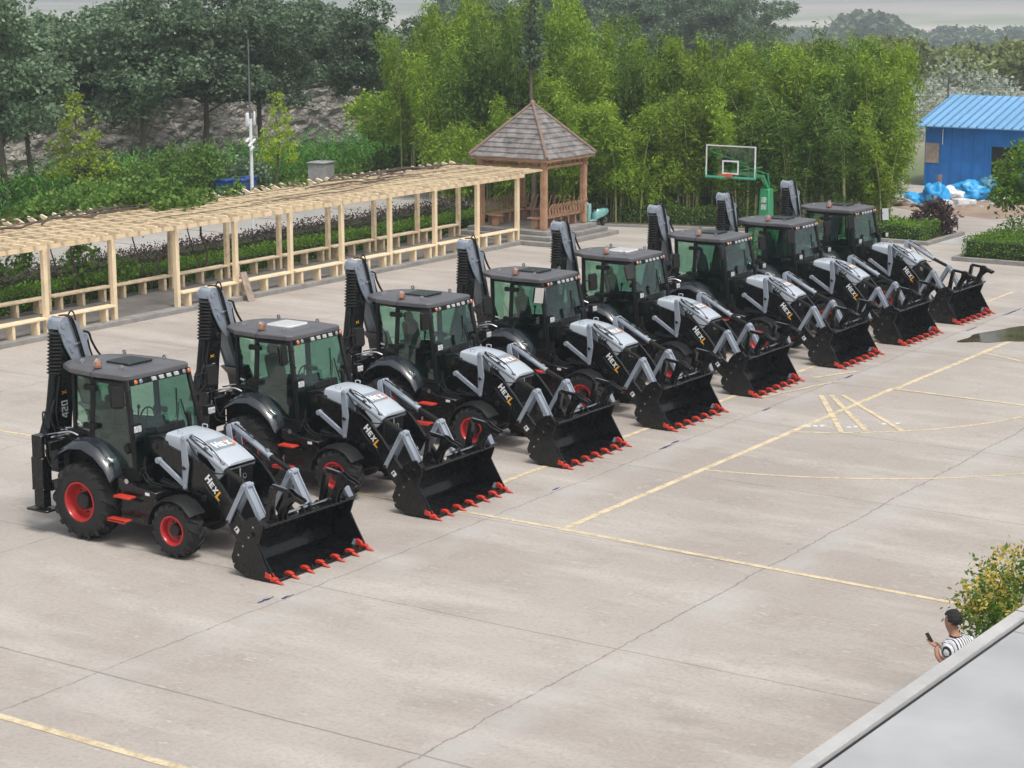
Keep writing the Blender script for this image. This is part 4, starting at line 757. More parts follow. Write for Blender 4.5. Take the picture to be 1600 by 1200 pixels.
g4=proto_tree('spire_tree',[(0,0,z,.75*(1.25-z/9),.75*(1.25-z/9),.5) for z in np.arange(6.1,9,.5)],70,14,.12,.12,'l_dark',9.2,.12,14,.5,.66,1.6,inner=.2); place(g4,[(-18.45,41.65,1,0)],'thin dark spire of a tree rising straight behind the gazebo roof peak','tree')
# bamboo
def bamboo(sd,mat,nc=10,h=6.6,t0=.24):
    rn=random.Random(sd); rg=np.random.default_rng(sd); r=empty('bamboo_clump'); q=MB(); cs=[];os_=[]
    for k in range(nc):
        a=rn.uniform(0,6.28); b0=rn.uniform(.05,.75); hh=h*rn.uniform(.72,1.05); ln_=rn.uniform(.3,1.1); a2=a+rn.uniform(-.7,.7)
        P=[(math.cos(a)*b0+math.cos(a2)*ln_*t**2.6,math.sin(a)*b0+math.sin(a2)*ln_*t**2.6,hh*(t-.07*t**4)) for t in np.linspace(0,1,8)]
        q.tube(P,[.034*(1-.85*t) for t in np.linspace(0,1,8)],5)
        nn=29; ts=rg.uniform(t0,1,nn)**.85; PA=np.array(P); idx=ts*7; i0=np.clip(idx.astype(int),0,6); f=(idx-i0)[:,None]; pc=PA[i0]*(1-f)+PA[i0+1]*f
        ang=rg.uniform(0,6.28,nn); sp=(.12+.42*np.sin(np.clip(ts,0,1)*PI*.9))*rg.uniform(.4,1.1,nn); off=np.stack([np.cos(ang)*sp,np.sin(ang)*sp,.12*rg.normal(size=nn)],1)
        c0=np.repeat(pc+off,34,0); c0=c0+rg.normal(size=c0.shape)*np.array([.105,.105,.19]); cs.append(c0); os_.append(np.repeat(off/ (sp[:,None]+1e-6),34,0))
    q.build('culms','culm',r)
    m=leafmesh('foliage',np.concatenate(cs),.050,3.8,.2,.55,np.concatenate(os_),rg); lobj('foliage',m,mat,r); return r
bs=[bamboo(31,'l_bam'),bamboo(32,'l_bam'),bamboo(33,'l_bam2'),bamboo(34,'l_bam')]
rn=random.Random(77); spots=[]
def edge(y): return -4.1-(y-43.5)*.53
for iy,y in enumerate((44.3,45.9,47.6,49.6,52.0,55)):
    x=edge(y)-.5
    while x>-25.5+(iy==0)*5.5-(iy==2)*2.5-(iy>2)*5.5:
        spots.append((x+rn.uniform(-.35,.35),y+rn.uniform(-.5,.5)+(0 if x>-14 else (-.9 if iy==0 else 0)),iy)); x-=rn.uniform(1.05,1.45) if iy<4 else 1.9
nb=0
for k,(x,y,iy) in enumerate(spots):
    p=bs[rn.choice([0,1,3,0,1,3,2,2]) if x>-21 else rn.choice([0,2,1,2])]
    first=not p.get('used'); o=p if first else copy_tree(p); p['used']=1
    hs=rn.uniform(.66,.86) if iy==0 else rn.uniform(.84,1.12)
    if iy>=2: hs*=1.0+.05*math.sin(x*1.3)
    if x<-21.5: hs*=1.18
    if -8.6<x<-6 and iy>=2: hs*=1.14
    o.location=(x,y,0); o.rotation_euler=(0,0,rn.uniform(0,6.28)); s=rn.uniform(.95,1.2); o.scale=(s,s,hs)
    tag(o,'green bamboo clump in the dense grove behind the gazebo and hoop','bamboo','bamboo clumps of the grove')
for p in bs:
    if 'used' in p: del p['used']
for o in list(C.objects):
    if 'used' in o: del o['used']
# low spilling bamboo at front of the grove
fb=bamboo(41,'l_bam',9,3.7,.15); place(fb,[(-17.0,42.9,1,0,0,1.1),(-14.1,43.2,.85,2,0,1.1),(-19.6,43.0,.95,3,0,1.1),(-22.0,41.6,1,1,0,1.1)],['lower arching bamboo clump spilling forward just right of the gazebo roof','lower bamboo clump between the gazebo and the hoop','low bamboo clump directly behind the gazebo','low bamboo clump left of the gazebo behind the pergola end'],'bamboo')
def shrub(name,x,y,z,bl,n,per,size,mat,label,cat='shrub',el=1.5,up=0,stems=6,sr=.015,mat2=None,group=None):
    r=empty(name,(x,y,z)); q=MB(); top=max(b[2]+b[5]*.3 for b in bl); rx=max(b[3] for b in bl)
    for k in range(stems): a=k*2.4; q.tube([(math.cos(a)*.05,math.sin(a)*.05,0),(math.cos(a)*rx*.4,math.sin(a)*rx*.4,top*.5),(math.cos(a)*rx*.7,math.sin(a)*rx*.7,top*.85)],[sr,sr*.7,sr*.3],5)
    q.build('stems','bark',r); c_,o_=blobs(bl,n,per,.1+size*.3); lobj('foliage',leafmesh('foliage',c_,size,el,up,0,o_),mat,r)
    if mat2:
        c_,o_=blobs([(b[0],b[1],b[2]+b[5]*.35,b[3]*.95,b[4]*.95,b[5]*.85) for b in bl],n//(2 if up==0 and size<.05 else 4),per,.08,inner=.9); lobj('blossom',leafmesh('blossom',c_,size*.9,el,up,0,o_),mat2,r)
    return tag(r,label,cat,group)
for i,(x,y,rx,h,mt,lab) in enumerate([(-33.6,38.3,1.7,2.4,'l_mid','large olive green shrub beside the blue bins'),(-34.2,35.6,1.4,1.9,'l_mid','rounded mid green shrub left of the large shrub by the blue bins'),(-35.4,34.9,.8,2.3,'l_dark','dark shrub in front of the corn, left of the rounded shrub'),(-32.5,32.0,1.3,1.5,'l_mid','low green shrub below the left light green tree'),(-32,29.6,1.4,1.3,'l_mid','low shrub at the left picture edge above the pergola'),(-34.2,42.6,1.2,1.5,'l_dark','dark rounded shrub behind the white camera pole'),(-31.8,46.8,.8,.8,'l_mid','low light shrub beside the grey cabinet'),(-31.5,50.2,1.3,1.5,'l_mid','green shrub between the grey cabinet and the bamboo'),(-31.6,31.2,.6,.9,'l_gink','small yellow green shrub above the pergola at the left'),(-30.5,56.5,1.4,2.2,'l_bam2','bushy green shrub at the left foot of the bamboo grove'),(-27.2,50,1.5,2.8,'l_bam2','leafy shrub between the road end and the gazebo')]):
    shrub('shrub',x,y,0,[(0,0,h*.5,rx,rx,h*.5),(rx*.4,rx*.3,h*.62,rx*.6,rx*.6,h*.38),(-rx*.5,-rx*.2,h*.4,rx*.6,rx*.6,h*.38)],int(150*rx),18,.11,mt,lab)
# corn
rg=np.random.default_rng(5); V=[];F=[]
for k in range(620):
    x,y=rg.uniform(-42,-34.6),rg.uniform(28,66); h=rg.uniform(1.5,2.1)
    for j in range(7):
        z=h*(.25+.7*j/7); a=rg.uniform(0,6.28); l=rg.uniform(.45,.8); w_=.045; dx,dy=math.cos(a),math.sin(a); n0=len(V)
        for t in (0,.35,.7,1): 
            ww=w_*(1-t)+.006; zz=z+l*(.75*t-1.0*t*t); V+=[(x+dx*l*t-dy*ww,y+dy*l*t+dx*ww,zz),(x+dx*l*t+dy*ww,y+dy*l*t-dx*ww,zz)]
        F+=[(n0+2*i,n0+2*i+1,n0+2*i+3,n0+2*i+2) for i in range(3)]
m=bpy.data.meshes.new('corn'); m.from_pydata(V,[],F); o=lobj('corn_field',m,'l_corn'); tag(o,'green corn growing below the stone wall','corn',kind='stuff')
# grass strip
rg=np.random.default_rng(6); n=26000; cc=np.stack([rg.uniform(-46,-31.3,n),rg.uniform(24,68,n),rg.uniform(.0,.25,n)],1); o=lobj('grass',leafmesh('grass',cc,.10,3,0,-.9,None,rg),'l_hedge'); tag(o,'weeds and grass beyond the road','grass',kind='stuff')
# hedges
def hedge(name,x0,x1,y0,y1,z0,z1,mat,label,dens=260,size=.05,cat='hedge',rough=.05,rot=0,org=None,body=True):
    rg=np.random.default_rng(int(abs(x0*7+y0*13))+1); A=(y1-y0)*(z1-z0)*2+(x1-x0)*(z1-z0)*2+(x1-x0)*(y1-y0); n=int(A*dens); P=[]
    f=rg.uniform(0,A,n); a1=(y1-y0)*(z1-z0); a2=(x1-x0)*(z1-z0)
    u,v=rg.uniform(0,1,n),rg.uniform(0,1,n)
    X=np.where(f<a1,x1,np.where(f<2*a1,x0,x0+(x1-x0)*u)); Y=np.where(f<2*a1,y0+(y1-y0)*u,np.where(f<2*a1+a2,y0,np.where(f<2*a1+2*a2,y1,y0+(y1-y0)*v))); Z=np.where(f<2*a1+2*a2,z0+(z1-z0)*v,z1)
    P=np.stack([X,Y,Z],1); P+=rg.normal(size=P.shape)*rough; P[:,2]+=.05*np.sin(P[:,1]*3)*np.sin(P[:,0]*4+1); P[:,2]=np.maximum(P[:,2],z0)
    r=empty(name,((x0+x1)/2,(y0+y1)/2,z0),rot); cx,cy=(x0+x1)/2,(y0+y1)/2; P-=np.array([cx,cy,z0])
    lobj('foliage',leafmesh('foliage',P,size,1.6,0,0,None,rg),mat,r)
    if body: q=MB(); e=.09; q.box(x0+e-cx,x1-e-cx,y0+e-cy,y1-e-cy,0,z1-z0-e); q.build('branches',K['hcore'],r)
    return tag(r,label,cat)
K['hcore']=pm('hedge_core',(.028,.05,.012),.95,0,.5,6,1,10)
hedge('hedge',-19.35,-18.15,6,39.6,.05,.60,'l_hedge','long clipped green hedge running behind the pergola',300,.055)
hedge('purple_hedge',-20.95,-19.7,6,39.4,.05,.78,'l_purple','long dark purple leaved hedge between the green hedge and the road',300,.05,rough=.11)
hedge('hedge',-15.2,-9.9,43.15,44.0,.03,.62,'l_bam2','low dark green hedge at the foot of the bamboo, right of the gazebo',300,.06,rough=.10,rot=R(15))
hedge('hedge',-9.6,-5.9,43.5,44.4,.03,.62,'l_bam2','low green hedge at the foot of the bamboo, behind the hoop stand',300,.06,rough=.1)
hedge('hedge',-5.2,-2.9,43.2,45.0,.08,.62,'l_hedge','clipped green hedge at the right end of the bamboo, behind the last loader',300,.05)
shrub('purple_shrub',-3.4,45.6,.05,[(0,0,.55,.75,.75,.6)],90,16,.09,'l_purple','spiky dark purple shrub at the corner beside the clipped hedge',el=2.5)
hedge('hedge',-.1,5.5,39.9,42.6,.1,.72,'l_hedge','clipped green hedge in the raised bed at the right edge of the yard',320,.05)
q=MB(); q.box(-.35,6,39.55,39.75,-.02,.14); q.box(-.35,-.15,39.75,46.5,-.02,.14); tag(q.build('planter_kerb','stone',bevel=.01),'low concrete kerb edging the hedge bed at the right','kerb'); sheet('right_bed',[(-.14,39.76),(6,39.76),(6,46.5),(-.14,46.5)],.06,'soil')
q=MB(); q.box(-5.6,-2.45,42.75,42.95,-.02,.13); q.box(-2.65,-2.45,42.95,46.3,-.02,.13); tag(q.build('planter_kerb','stone',bevel=.01),'low concrete kerb edging the bed behind the last loader','kerb'); sheet('left_bed',[(-5.6,42.96),(-2.66,42.96),(-2.66,46.3),(-6.5,46.3)],.05,'soil')
rt=proto_tree('small_tree',[(0,0,2.7,1.2,1.2,1.1),(.5,.3,3.2,.8,.8,.7),(-.4,-.4,1.9,.8,.8,.5),(.7,0,1.8,.8,.8,.5)],330,16,.13,.10,'l_hedge',3,.05,8,.9,.3); place(rt,[(.55,44.3,1,0)],'small leafy tree at the right picture edge above the clipped hedge','tree')
shrub('shrub',.55,43.4,.05,[(0,0,.7,.6,.6,.35)],60,14,.07,'l_mid','round dark shrub at the foot of the small tree at the right edge')
# bush by the canopy
b_=shrub('flowering_bush',16.2,-.42,0,[(0,0,1.62,.85,1.0,.50),(.5,.5,1.8,.7,.8,.5),(-.35,-.45,1.45,.42,.42,.34)],300,22,.042,'l_mid','leafy bush with yellow tipped shoots behind the canopy edge beside the man',el=2.0,stems=60,sr=.009,mat2='l_yel')
q=MB(); q.curve([(.25,.15,1.9),(.32,.2,2.5),(.2,.25,3.0),(.3,.2,3.45)],.012,5,4); q.curve([(.3,.2,2.4),(.15,.1,2.8),(.05,.15,3.1)],.008,5,3); q.build('twig','bark',b_); rg=np.random.default_rng(3); cc=np.concatenate([np.stack([.25+.06*rg.normal(size=90),.2+.06*rg.normal(size=90),rg.uniform(2.2,3.5,90)],1),np.stack([.1+.05*rg.normal(size=30),.12+.05*rg.normal(size=30),rg.uniform(2.7,3.15,30)],1)]); lobj('foliage',leafmesh('foliage',cc,.06,1.9,0,0,None,rg),'l_bam2',b_)
# ---------------- stone wall, poles, bins ----------------
def stonemat():
    M,t,b,N,L=newmat('rubble_stone'); tc=N.new('ShaderNodeTexCoord'); mp=N.new('ShaderNodeMapping'); mp.inputs['Scale'].default_value=(1,1.6,2.6); L.new(tc.outputs['Object'],mp.inputs[0])
    nz=N.new('ShaderNodeTexNoise'); nz.inputs['Scale'].default_value=1.5; nz.inputs['Detail'].default_value=5; L.new(mp.outputs[0],nz.inputs['Vector']); va=N.new('ShaderNodeVectorMath'); va.operation='ADD'; vs=N.new('ShaderNodeVectorMath'); vs.operation='SCALE'; vs.inputs[3].default_value=.5; L.new(nz.outputs['Color'],vs.inputs[0]); L.new(mp.outputs[0],va.inputs[0]); L.new(vs.outputs[0],va.inputs[1])
    v=N.new('ShaderNodeTexVoronoi'); v.inputs['Scale'].default_value=1.45; L.new(va.outputs[0],v.inputs['Vector']); v2=N.new('ShaderNodeTexVoronoi'); v2.feature='DISTANCE_TO_EDGE'; v2.inputs['Scale'].default_value=1.45; L.new(va.outputs[0],v2.inputs['Vector'])
    mx=N.new('ShaderNodeMix'); mx.data_type='RGBA'; mx.inputs[6].default_value=(.36,.335,.31,1); mx.inputs[7].default_value=(.54,.505,.46,1); sp=N.new('ShaderNodeSeparateColor'); L.new(v.outputs['Color'],sp.inputs[0]); L.new(sp.outputs[0],mx.inputs[0])
    mr=N.new('ShaderNodeMapRange'); mr.inputs[2].default_value=.3; L.new(v2.outputs['Distance'],mr.inputs[0]); m2=N.new('ShaderNodeMix'); m2.data_type='RGBA'; m2.inputs[6].default_value=(.27,.25,.23,1); L.new(mr.outputs[0],m2.inputs[0]); L.new(mx.outputs[2],m2.inputs[7]); L.new(m2.outputs[2],b.inputs['Base Color']); b.inputs['Roughness'].default_value=.95
    bp=N.new('ShaderNodeBump'); bp.inputs['Strength'].default_value=.6; bp.inputs['Distance'].default_value=.12; ad=N.new('ShaderNodeMath'); ad.operation='ADD'; L.new(mr.outputs[0],ad.inputs[0]); L.new(nz.outputs[0],ad.inputs[1]); L.new(ad.outputs[0],bp.inputs['Height']); L.new(bp.outputs[0],b.inputs['Normal']); return M
K['rubblestone']=stonemat()
from mathutils import noise as mn
q=MB(); ny,nz_=260,22; g_=[]
for j in range(nz_+1):
    row=[]
    for i in range(ny+1):
        y=24+i*(80-24)/ny; z=j*3.1/nz_; h=mn.noise(Vector((0,y*1.7,z*2.8)))*.26+mn.noise(Vector((3,y*4,z*6)))*.12; tz_=z+(mn.noise(Vector((9,y*.8,0)))*.3 if j==nz_ else 0)
        row.append(q.v((-47.6-.25*z/3.4*1.5+h,y,tz_)))
    g_.append(row)
for j in range(nz_):
    for i in range(ny): q.b.faces.new((g_[j][i],g_[j][i+1],g_[j+1][i+1],g_[j+1][i]))
bkk=[q.v((-49.2,24+i*56/ny,3.05)) for i in range(ny+1)]; bk0=[q.v((-49.2,24+i*56/ny,0)) for i in range(ny+1)]
for i in range(ny): q.b.faces.new((g_[nz_][i],g_[nz_][i+1],bkk[i+1],bkk[i])); q.b.faces.new((bkk[i],bkk[i+1],bk0[i+1],bk0[i]))
tag(q.build('stone_wall','rubblestone',smooth=60),'long rough grey rubble stone wall below the dark trees','wall')
tag(MB().box(-24,-9.5,57.2,57.5,0,2.2).build('rear_wall','pale',bevel=.02),'pale wall glimpsed between the bamboo stems','wall')
r=empty('camera_pole',(-21.6,28.7,0)); MB().tube([(0,0,0),(0,0,4.55)],[.065,.055],14).build('pole','wpole',r); q=MB(); q.cyl((0,0,0),(0,0,.03),.18); q.build('base_plate','wpole',r)
q=MB(); q.box(-.14,-.04,-.12,.0,4.3,4.75); q.box(.05,.12,.08,.15,4.32,4.8); q.bar((0,-.1,4.4),(0,.12,4.4),.04,.04,(0,0,1)); q.build('aerial','wpole',r,bevel=.02)
for z,dx,dy in ((3.85,.1,-.28),(3.7,.16,-.22),(3.55,.12,-.1),(3.78,-.05,.2)):
    q=MB(); q.obox((dx,dy,z),(.05,-.12,-.03),(.04,.02,0),(0,.01,.04)); q.bar((0,0,z-.06),(dx,dy,z-.05),.02,.02,(0,0,1)); q.build('security_camera','wpole',r,bevel=.01)
tag(r,'white steel pole carrying security cameras beside the road','camera pole')
r=empty('mast',(-30.9,39.5,0)); MB().tube([(0,0,0),(0,0,6.8)],[.05,.03],8).build('pole','fence',r); MB().cyl((0,0,0),(0,0,.04),.15).build('base_plate','fence',r); tag(r,'thin dark mast rising behind the white camera pole','mast')
def bin_(x,y,rz,lab):
    r=empty('wheelie_bin',(x,y,0),rz); q=MB(); q.hexa([(-.25,-.27,.08),(.25,-.27,.08),(.25,.27,.08),(-.25,.27,.08)],[(-.32,-.33,1.0),(.32,-.33,1.0),(.32,.33,1.0),(-.32,.33,1.0)]); q.build('body','bluebin',r,bevel=.03,seg=2)
    q=MB(); q.hexa([(-.34,-.35,1.0),(.36,-.35,1.0),(.36,.35,1.0),(-.34,.35,1.0)],[(-.32,-.32,1.04),(.3,-.32,1.1),(.3,.32,1.1),(-.32,.32,1.04)]); q.build('lid','bluebin',r,bevel=.02)
    for s in (-1,1): MB().cyl((-.25,s*.26,.1),(-.25,s*.32,.1),.1).build('wheel','rubber',r)
    tag(r,lab,'bin','blue bins by the road')
bin_(-32.0,39.0,.2,'blue wheelie bin nearest the large shrub, leftmost of the bins'); bin_(-31.5,39.5,.1,'blue wheelie bin in the middle of the bins, in front'); bin_(-32.0,40.45,-.1,'blue wheelie bin next to the white camera pole')
r=empty('electrical_cabinet',(-32.0,45.5,0),.2); MB().box(-.4,.4,-.5,.5,.2,1.25).build('body','steel',r,bevel=.01); MB().box(-.46,.46,-.56,.56,1.252,1.30).build('lid','steel',r,bevel=.008); MB().box(.402,.42,-.44,-.02,.28,1.18).build('door','steel',r,bevel=.005); MB().box(.402,.42,.02,.44,.28,1.18).build('door','steel',r,bevel=.005); MB().box(-.3,.3,-.4,.4,0,.199).build('plinth','stone',r); MB().cyl((-.1,.3,1.3),(-.1,.3,1.75),.02).build('conduit','fence',r); tag(r,'grey metal electrical cabinet on a plinth behind the pergola','cabinet')
# ---------------- scooter ----------------
r=empty('scooter',(-15.05,40.75,0),R(-100)) 
for x in (-.62,.62): 
    t_=MB().lathe([(.13,-.05),(.20,-.055),(.235,-.03),(.24,0),(.235,.03),(.20,.055),(.13,.05)],(x,0,.24),'y',24).build('wheel','rubber',r); MB().lathe([(0,-.03),(.135,-.04),(.135,.04),(0,.03)],(x,0,.24),'y',18,False).build('rim','chrome',t_)
def sec(x,z0,z1,w_): return [(x,-w_,z0+.03),(x,-w_*1.1,(z0+z1)/2),(x,-w_*.7,z1-.02),(x,0,z1),(x,w_*.7,z1-.02),(x,w_*1.1,(z0+z1)/2),(x,w_,z0+.03),(x,0,z0)]
MB().loft([sec(-.85,.55,.62,.03),sec(-.7,.45,.72,.11),(sec(-.4,.38,.76,.15)),sec(-.1,.32,.72,.14),sec(.02,.28,.50,.12)],True,True).build('body','teal',r,smooth=60)
MB().loft([sec(-.75,.70,.77,.08),sec(-.6,.72,.84,.13),sec(-.2,.72,.82,.13),sec(0,.70,.76,.08)],True,True).build('seat','matte',r,smooth=60)
q=MB(); q.box(-.05,.42,-.14,.14,.26,.32); q.build('footboard','teal',r,bevel=.02)
q=MB(); q.loft([[(.42,-.17,.3),(.42,.17,.3),(.5,.12,.3),(.5,-.12,.3)],[(.36,-.19,.62),(.36,.19,.62),(.46,.13,.62),(.46,-.13,.62)],[(.3,-.12,.95),(.3,.12,.95),(.38,.09,.95),(.38,-.09,.95)]],True,True); q.loft([sec(.42,.42,.5,.08),sec(.62,.45,.53,.09),sec(.8,.36,.42,.05)],True,True); q.build('front_shield','teal',r,bevel=.02,seg=2)
q=MB(); q.cyl((.45,0,.35),(.32,0,1.02),.025); q.cyl((.28,-.32,1.05),(.28,.32,1.05),.016); q.build('handlebar','matte',r)
MB().lathe([(0,0),(.07,0),(.06,.04),(0,.06)],(.38,0,.92),'x',14,False).build('headlight','lens',r)
for s in (-1,1): q=MB(s); q.curve([(.28,.26,1.06),(.26,.30,1.18),(.25,.33,1.26)],.007); q.box(.235,.25,.27,.40,1.24,1.34); q.build('mirror','teal' if s<0 else 'matte',r,bevel=.004)
q=MB(); q.bar((-.62,.07,.24),(-.45,.1,.55),.03,.03); q.bar((-.62,-.07,.24),(-.45,-.1,.55),.03,.03); q.bar((.62,.07,.24),(.46,.07,.55),.03,.03); q.bar((.62,-.07,.24),(.46,-.07,.55),.03,.03); q.build('fork','fence',r)
tag(r,'small teal motor scooter parked between the gazebo steps and the low hedge','scooter')
# ---------------- hoop ----------------
r=empty('basketball_hoop',(-6.1,37.2,0))
q=MB(); q.hexa([(-.22,-.25,0),(.22,-.25,0),(.22,.25,0),(-.22,.25,0)],[(-.17,-.16,2.3),(.17,-.16,2.3),(.17,.16,2.3),(-.17,.16,2.3)]); po=q.build('post','green',r,bevel=.02)
def cjk(t_,z,h):
    try:
        cu=bpy.data.curves.new('t','FONT'); cu.body=t_; cu.size=h; cu.align_x='CENTER'; cu.extrude=.003; ob=bpy.data.objects.new('t',cu); C.objects.link(ob); dg=bpy.context.evaluated_depsgraph_get(); me=bpy.data.meshes.new_from_object(ob.evaluated_get(dg)); bpy.data.objects.remove(ob); me.materials.clear(); me.materials.append(K['white']); o=bpy.data.objects.new('lettering',me); C.objects.link(o); o.parent=po; o.location=(0,-.16-.09*(2.62-z)/2.62-.012,z); o.rotation_euler=(R(90-2),0,0)
    except Exception as ex: print('font',ex)
cjk('康',1.85,.22); cjk('辉',1.60,.22)
q=MB(); q.box(-.5,.5,-.5,1.0,0,.14); q.bar((-.25,.25,.14),(-.18,.1,1.0),.08,.05); q.bar((0,1.0,.14),(0,.15,1.3),.10,.08); q.bar((-.4,-.4,.14),(-.15,-.1,.8),.06,.08); q.bar((.4,-.4,.14),(.15,-.1,.8),.06,.08); q.pxz([(-.75,.05),(-.2,.05),(-.2,1.25),(-.3,1.2)],-.06,.06); q.pxz([(.2,.05),(.7,.05),(.28,1.0),(.2,1.05)],-.06,.06); q.build('base','green',r,bevel=.01)
q=MB(); q.bar((0,.2,2.1),(0,-.35,2.75),.12,.10); q.bar((0,-.3,2.72),(.15,-3.0,3.12),.08,.10); q.bar((0,.32,1.9),(0,.05,2.8),.05,.05); q.bar((0,.05,2.78),(.15,-3.0,3.45),.04,.04); q.bar((0,-1.6,3.25),(-.6,-3.02,3.75),.035,.035); q.bar((0,-1.6,3.25),(.7,-3.02,3.75),.035,.035); q.bar((-.5,-3.0,3.0),(.7,-1.8,3.2),.03,.03,(0,0,1)); q.build('support_arm','green',r,bevel=.005)
Bx,By,z0,z1=.2,-3.1,2.92,3.97; W=.9
MB().box(Bx-W+.04,Bx+W-.04,By-.006,By+.006,z0+.04,z1-.04).build('backboard','bglass',r,smooth=0)
q=MB(); q.box(Bx-W,Bx+W,By-.02,By+.02,z1-.035,z1); q.box(Bx-W,Bx-W+.035,By-.02,By+.02,z0+.06,z1-.036); q.box(Bx+W-.035,Bx+W,By-.02,By+.02,z0+.06,z1-.036); q.build('board_frame','bframe',r)
q=MB(); q.box(Bx-.30,Bx+.30,By-.012,By-.007,z0+.52,z0+.57); q.box(Bx-.30,Bx+.30,By-.012,By-.007,z0+.12,z0+.17); q.box(Bx-.30,Bx-.25,By-.012,By-.007,z0+.171,z0+.519); q.box(Bx+.25,Bx+.30,By-.012,By-.007,z0+.171,z0+.519); q.build('target_square','white',r,smooth=0)
q=MB(); q.box(Bx-W-.02,Bx+W+.02,By-.03,By+.03,z0-.02,z0+.05); q.box(Bx-W-.02,Bx-W+.0,By-.03,By+.03,z0+.051,z0+.34); q.box(Bx+W-.0,Bx+W+.02,By-.03,By+.03,z0+.051,z0+.34); q.build('board_padding','gframe',r,bevel=.008)
q=MB(); q.lathe([(.215,-.012),(.24,-.012),(.24,.012),(.215,.012)],(Bx,By-.40,z0+.13),'z',28); q.box(Bx-.1,Bx+.1,By-.17,By-.03,z0+.04,z0+.14); q.build('rim','rim_o',r)
tag(r,'basketball hoop with clear white framed backboard on a green post','basketball hoop')
# ---------------- shed ----------------
r=empty('blue_shed',(-7,64,0)); K['blue']=pm('blue_sheet',(.012,.165,.50),.5,0,.25,.8,.15,3); K['blueroof']=pm('blue_roof',(.20,.42,.66),.4,0,.12,.5); K['rib']=pm('blue_rib',(.10,.27,.50),.4,0,.1)
x0,x1=-10.6,.5
q=MB()
for a,b_,c0,c1 in ((x0,-7.45,0,2.72),(-6.05,x1,0,2.72),(-7.449,-6.051,1.9,2.72)): q.box(a+7,b_+7,-1.5,-1.44,c0,c1)
q.box(x0+7,x0+7.06,-1.439,2.5,0,2.75); q.box(x1+6.94,x1+7,-1.439,2.5,0,2.75); q.box(x0+7.07,x1+6.93,2.44,2.5,0,3.5); wl=q.build('wall','blue',r)
q=MB(); x=x0+.2
while x<x1:
    if not(-7.5<x<-6.0): q.box(x+7,x+7.04,-1.53,-1.502,.02,2.68)
    x+=.52
q.box(x0+7,-.46,-1.525,-1.502,1.30,1.34); q.build('wall_rib','blue',wl,split=True)
q=MB(); q.pyz([(-1.85,2.68),(2.6,3.85),(2.6,3.90),(-1.85,2.73)],x0+6.6,x1+7.3); rf=q.build('roof','blueroof',r)
x=x0-.3; i=0
q=MB()
while x<x1+.2:
    q.pyz([(-1.87,2.735),(2.6,3.905),(2.6,3.955),(-1.87,2.785)],x+7,x+7.07); x+=.40
q.build('roof_rib','rib',rf,split=True)
MB().box(-.45,.95,-1.42,-1.38,0,1.9).build('doorway','ink',r,smooth=0)  # black panel fills the opening, painting the dark shed interior
q=MB(); q.box(-.52,-.452,-1.54,-1.40,0,1.96); q.box(.952,1.02,-1.54,-1.40,0,1.96); q.box(-.451,.951,-1.54,-1.40,1.902,1.96); q.build('door_frame','blue',r)
MB().box(-3.55,-2.9,-1.545,-1.532,1.05,1.95).build('boarded_window','plank',r); MB().box(1.05,1.2,-1.56,-1.545,.7,1.9).build('sign','white',r); MB().cyl((-2.75,-1.55,1.9),(-2.75,-1.55,2.6),.02).build('conduit','wpole',r)
tag(r,'blue sheet metal shed with a pale blue ribbed roof and open doorway','shed')
# ---------------- refuse ----------------
def lump(name,x,y,rx,ry,rz,mat,label,sd,cat='bag',group=None):
    b=bmesh.new(); bmesh.ops.create_icosphere(b,subdivisions=4,radius=1)
    for v in b.verts:
        p=v.co.copy(); n=mn.noise(p*1.3+Vector((sd*5,0,0)))*.4+mn.noise(p*3.5+Vector((sd*3,2,0)))*.18+abs(mn.noise(p*7+Vector((sd,0,4))))*.14; p*=1+n; v.co=Vector((p.x*rx,p.y*ry,max(p.z,-.5)*rz+rz*.5))
    q=MB(); q.b.free(); q.b=b; o=q.build(name,mat,smooth=50); o.location=(x,y,0); tag(o,label,cat,group); return o
lump('refuse_bag',-7.4,55.7,.55,.5,.55,'tarp','bright blue tarpaulin bag at the left of the refuse, behind the bamboo edge',1)
lump('refuse_bag',-6.7,58.0,.75,.6,.55,'tarp','large bright blue plastic bag in the middle of the refuse pile',2)
lump('refuse_bag',-6.15,58.4,.5,.5,.62,'tarp2','dark blue bag at the right of the large bright blue bag',3)
lump('refuse_bag',-7.15,54.9,.35,.35,.3,'tarp2','small dark blue bag in front of the broom',4)
lump('refuse_bag',-8.15,54.6,.5,.4,.35,'tarp','crumpled blue plastic bag at the far left of the refuse pile',5)
lump('refuse_bag',-7.0,56.8,.45,.45,.4,'plastic','clear whitish plastic bag beside the broom',6)
lump('refuse_bag',-5.75,58.6,.4,.35,.3,'foam','greyish white bag at the right end of the refuse pile',7)
lump('rubble_heap',-8.9,54.3,1.0,.7,.35,'rubble','low grey heap of rubble under the bamboo at the left of the refuse',8,'rubble')
rn=random.Random(4)
fl=['white foam box lying before the middle of the refuse pile','flattened white foam box beside the small dark blue bag','white foam box at the front of the large blue bag','small white foam piece near the shed doorway']
for i,(x,y,s) in enumerate(((-6.3,55.9,.28),(-6.75,55.3,.24),(-6.0,56.3,.2),(-5.2,57.9,.18))):
    q=MB(); q.obox((0,0,s*.45),(s,.1,0),(-.08,s*.8,0),(0,.0,s*.4)); o=q.build('foam_box','foam',bevel=.02); q=MB(); q.obox((0,0,s*.87),(s*.8,.08,0),(-.06,s*.62,0),(0,0,.01)); q.build('lid','foam',o); o.location=(x,y,0); o.rotation_euler=(0,0,rn.uniform(0,3)); tag(o,fl[i],'box')
q=MB()
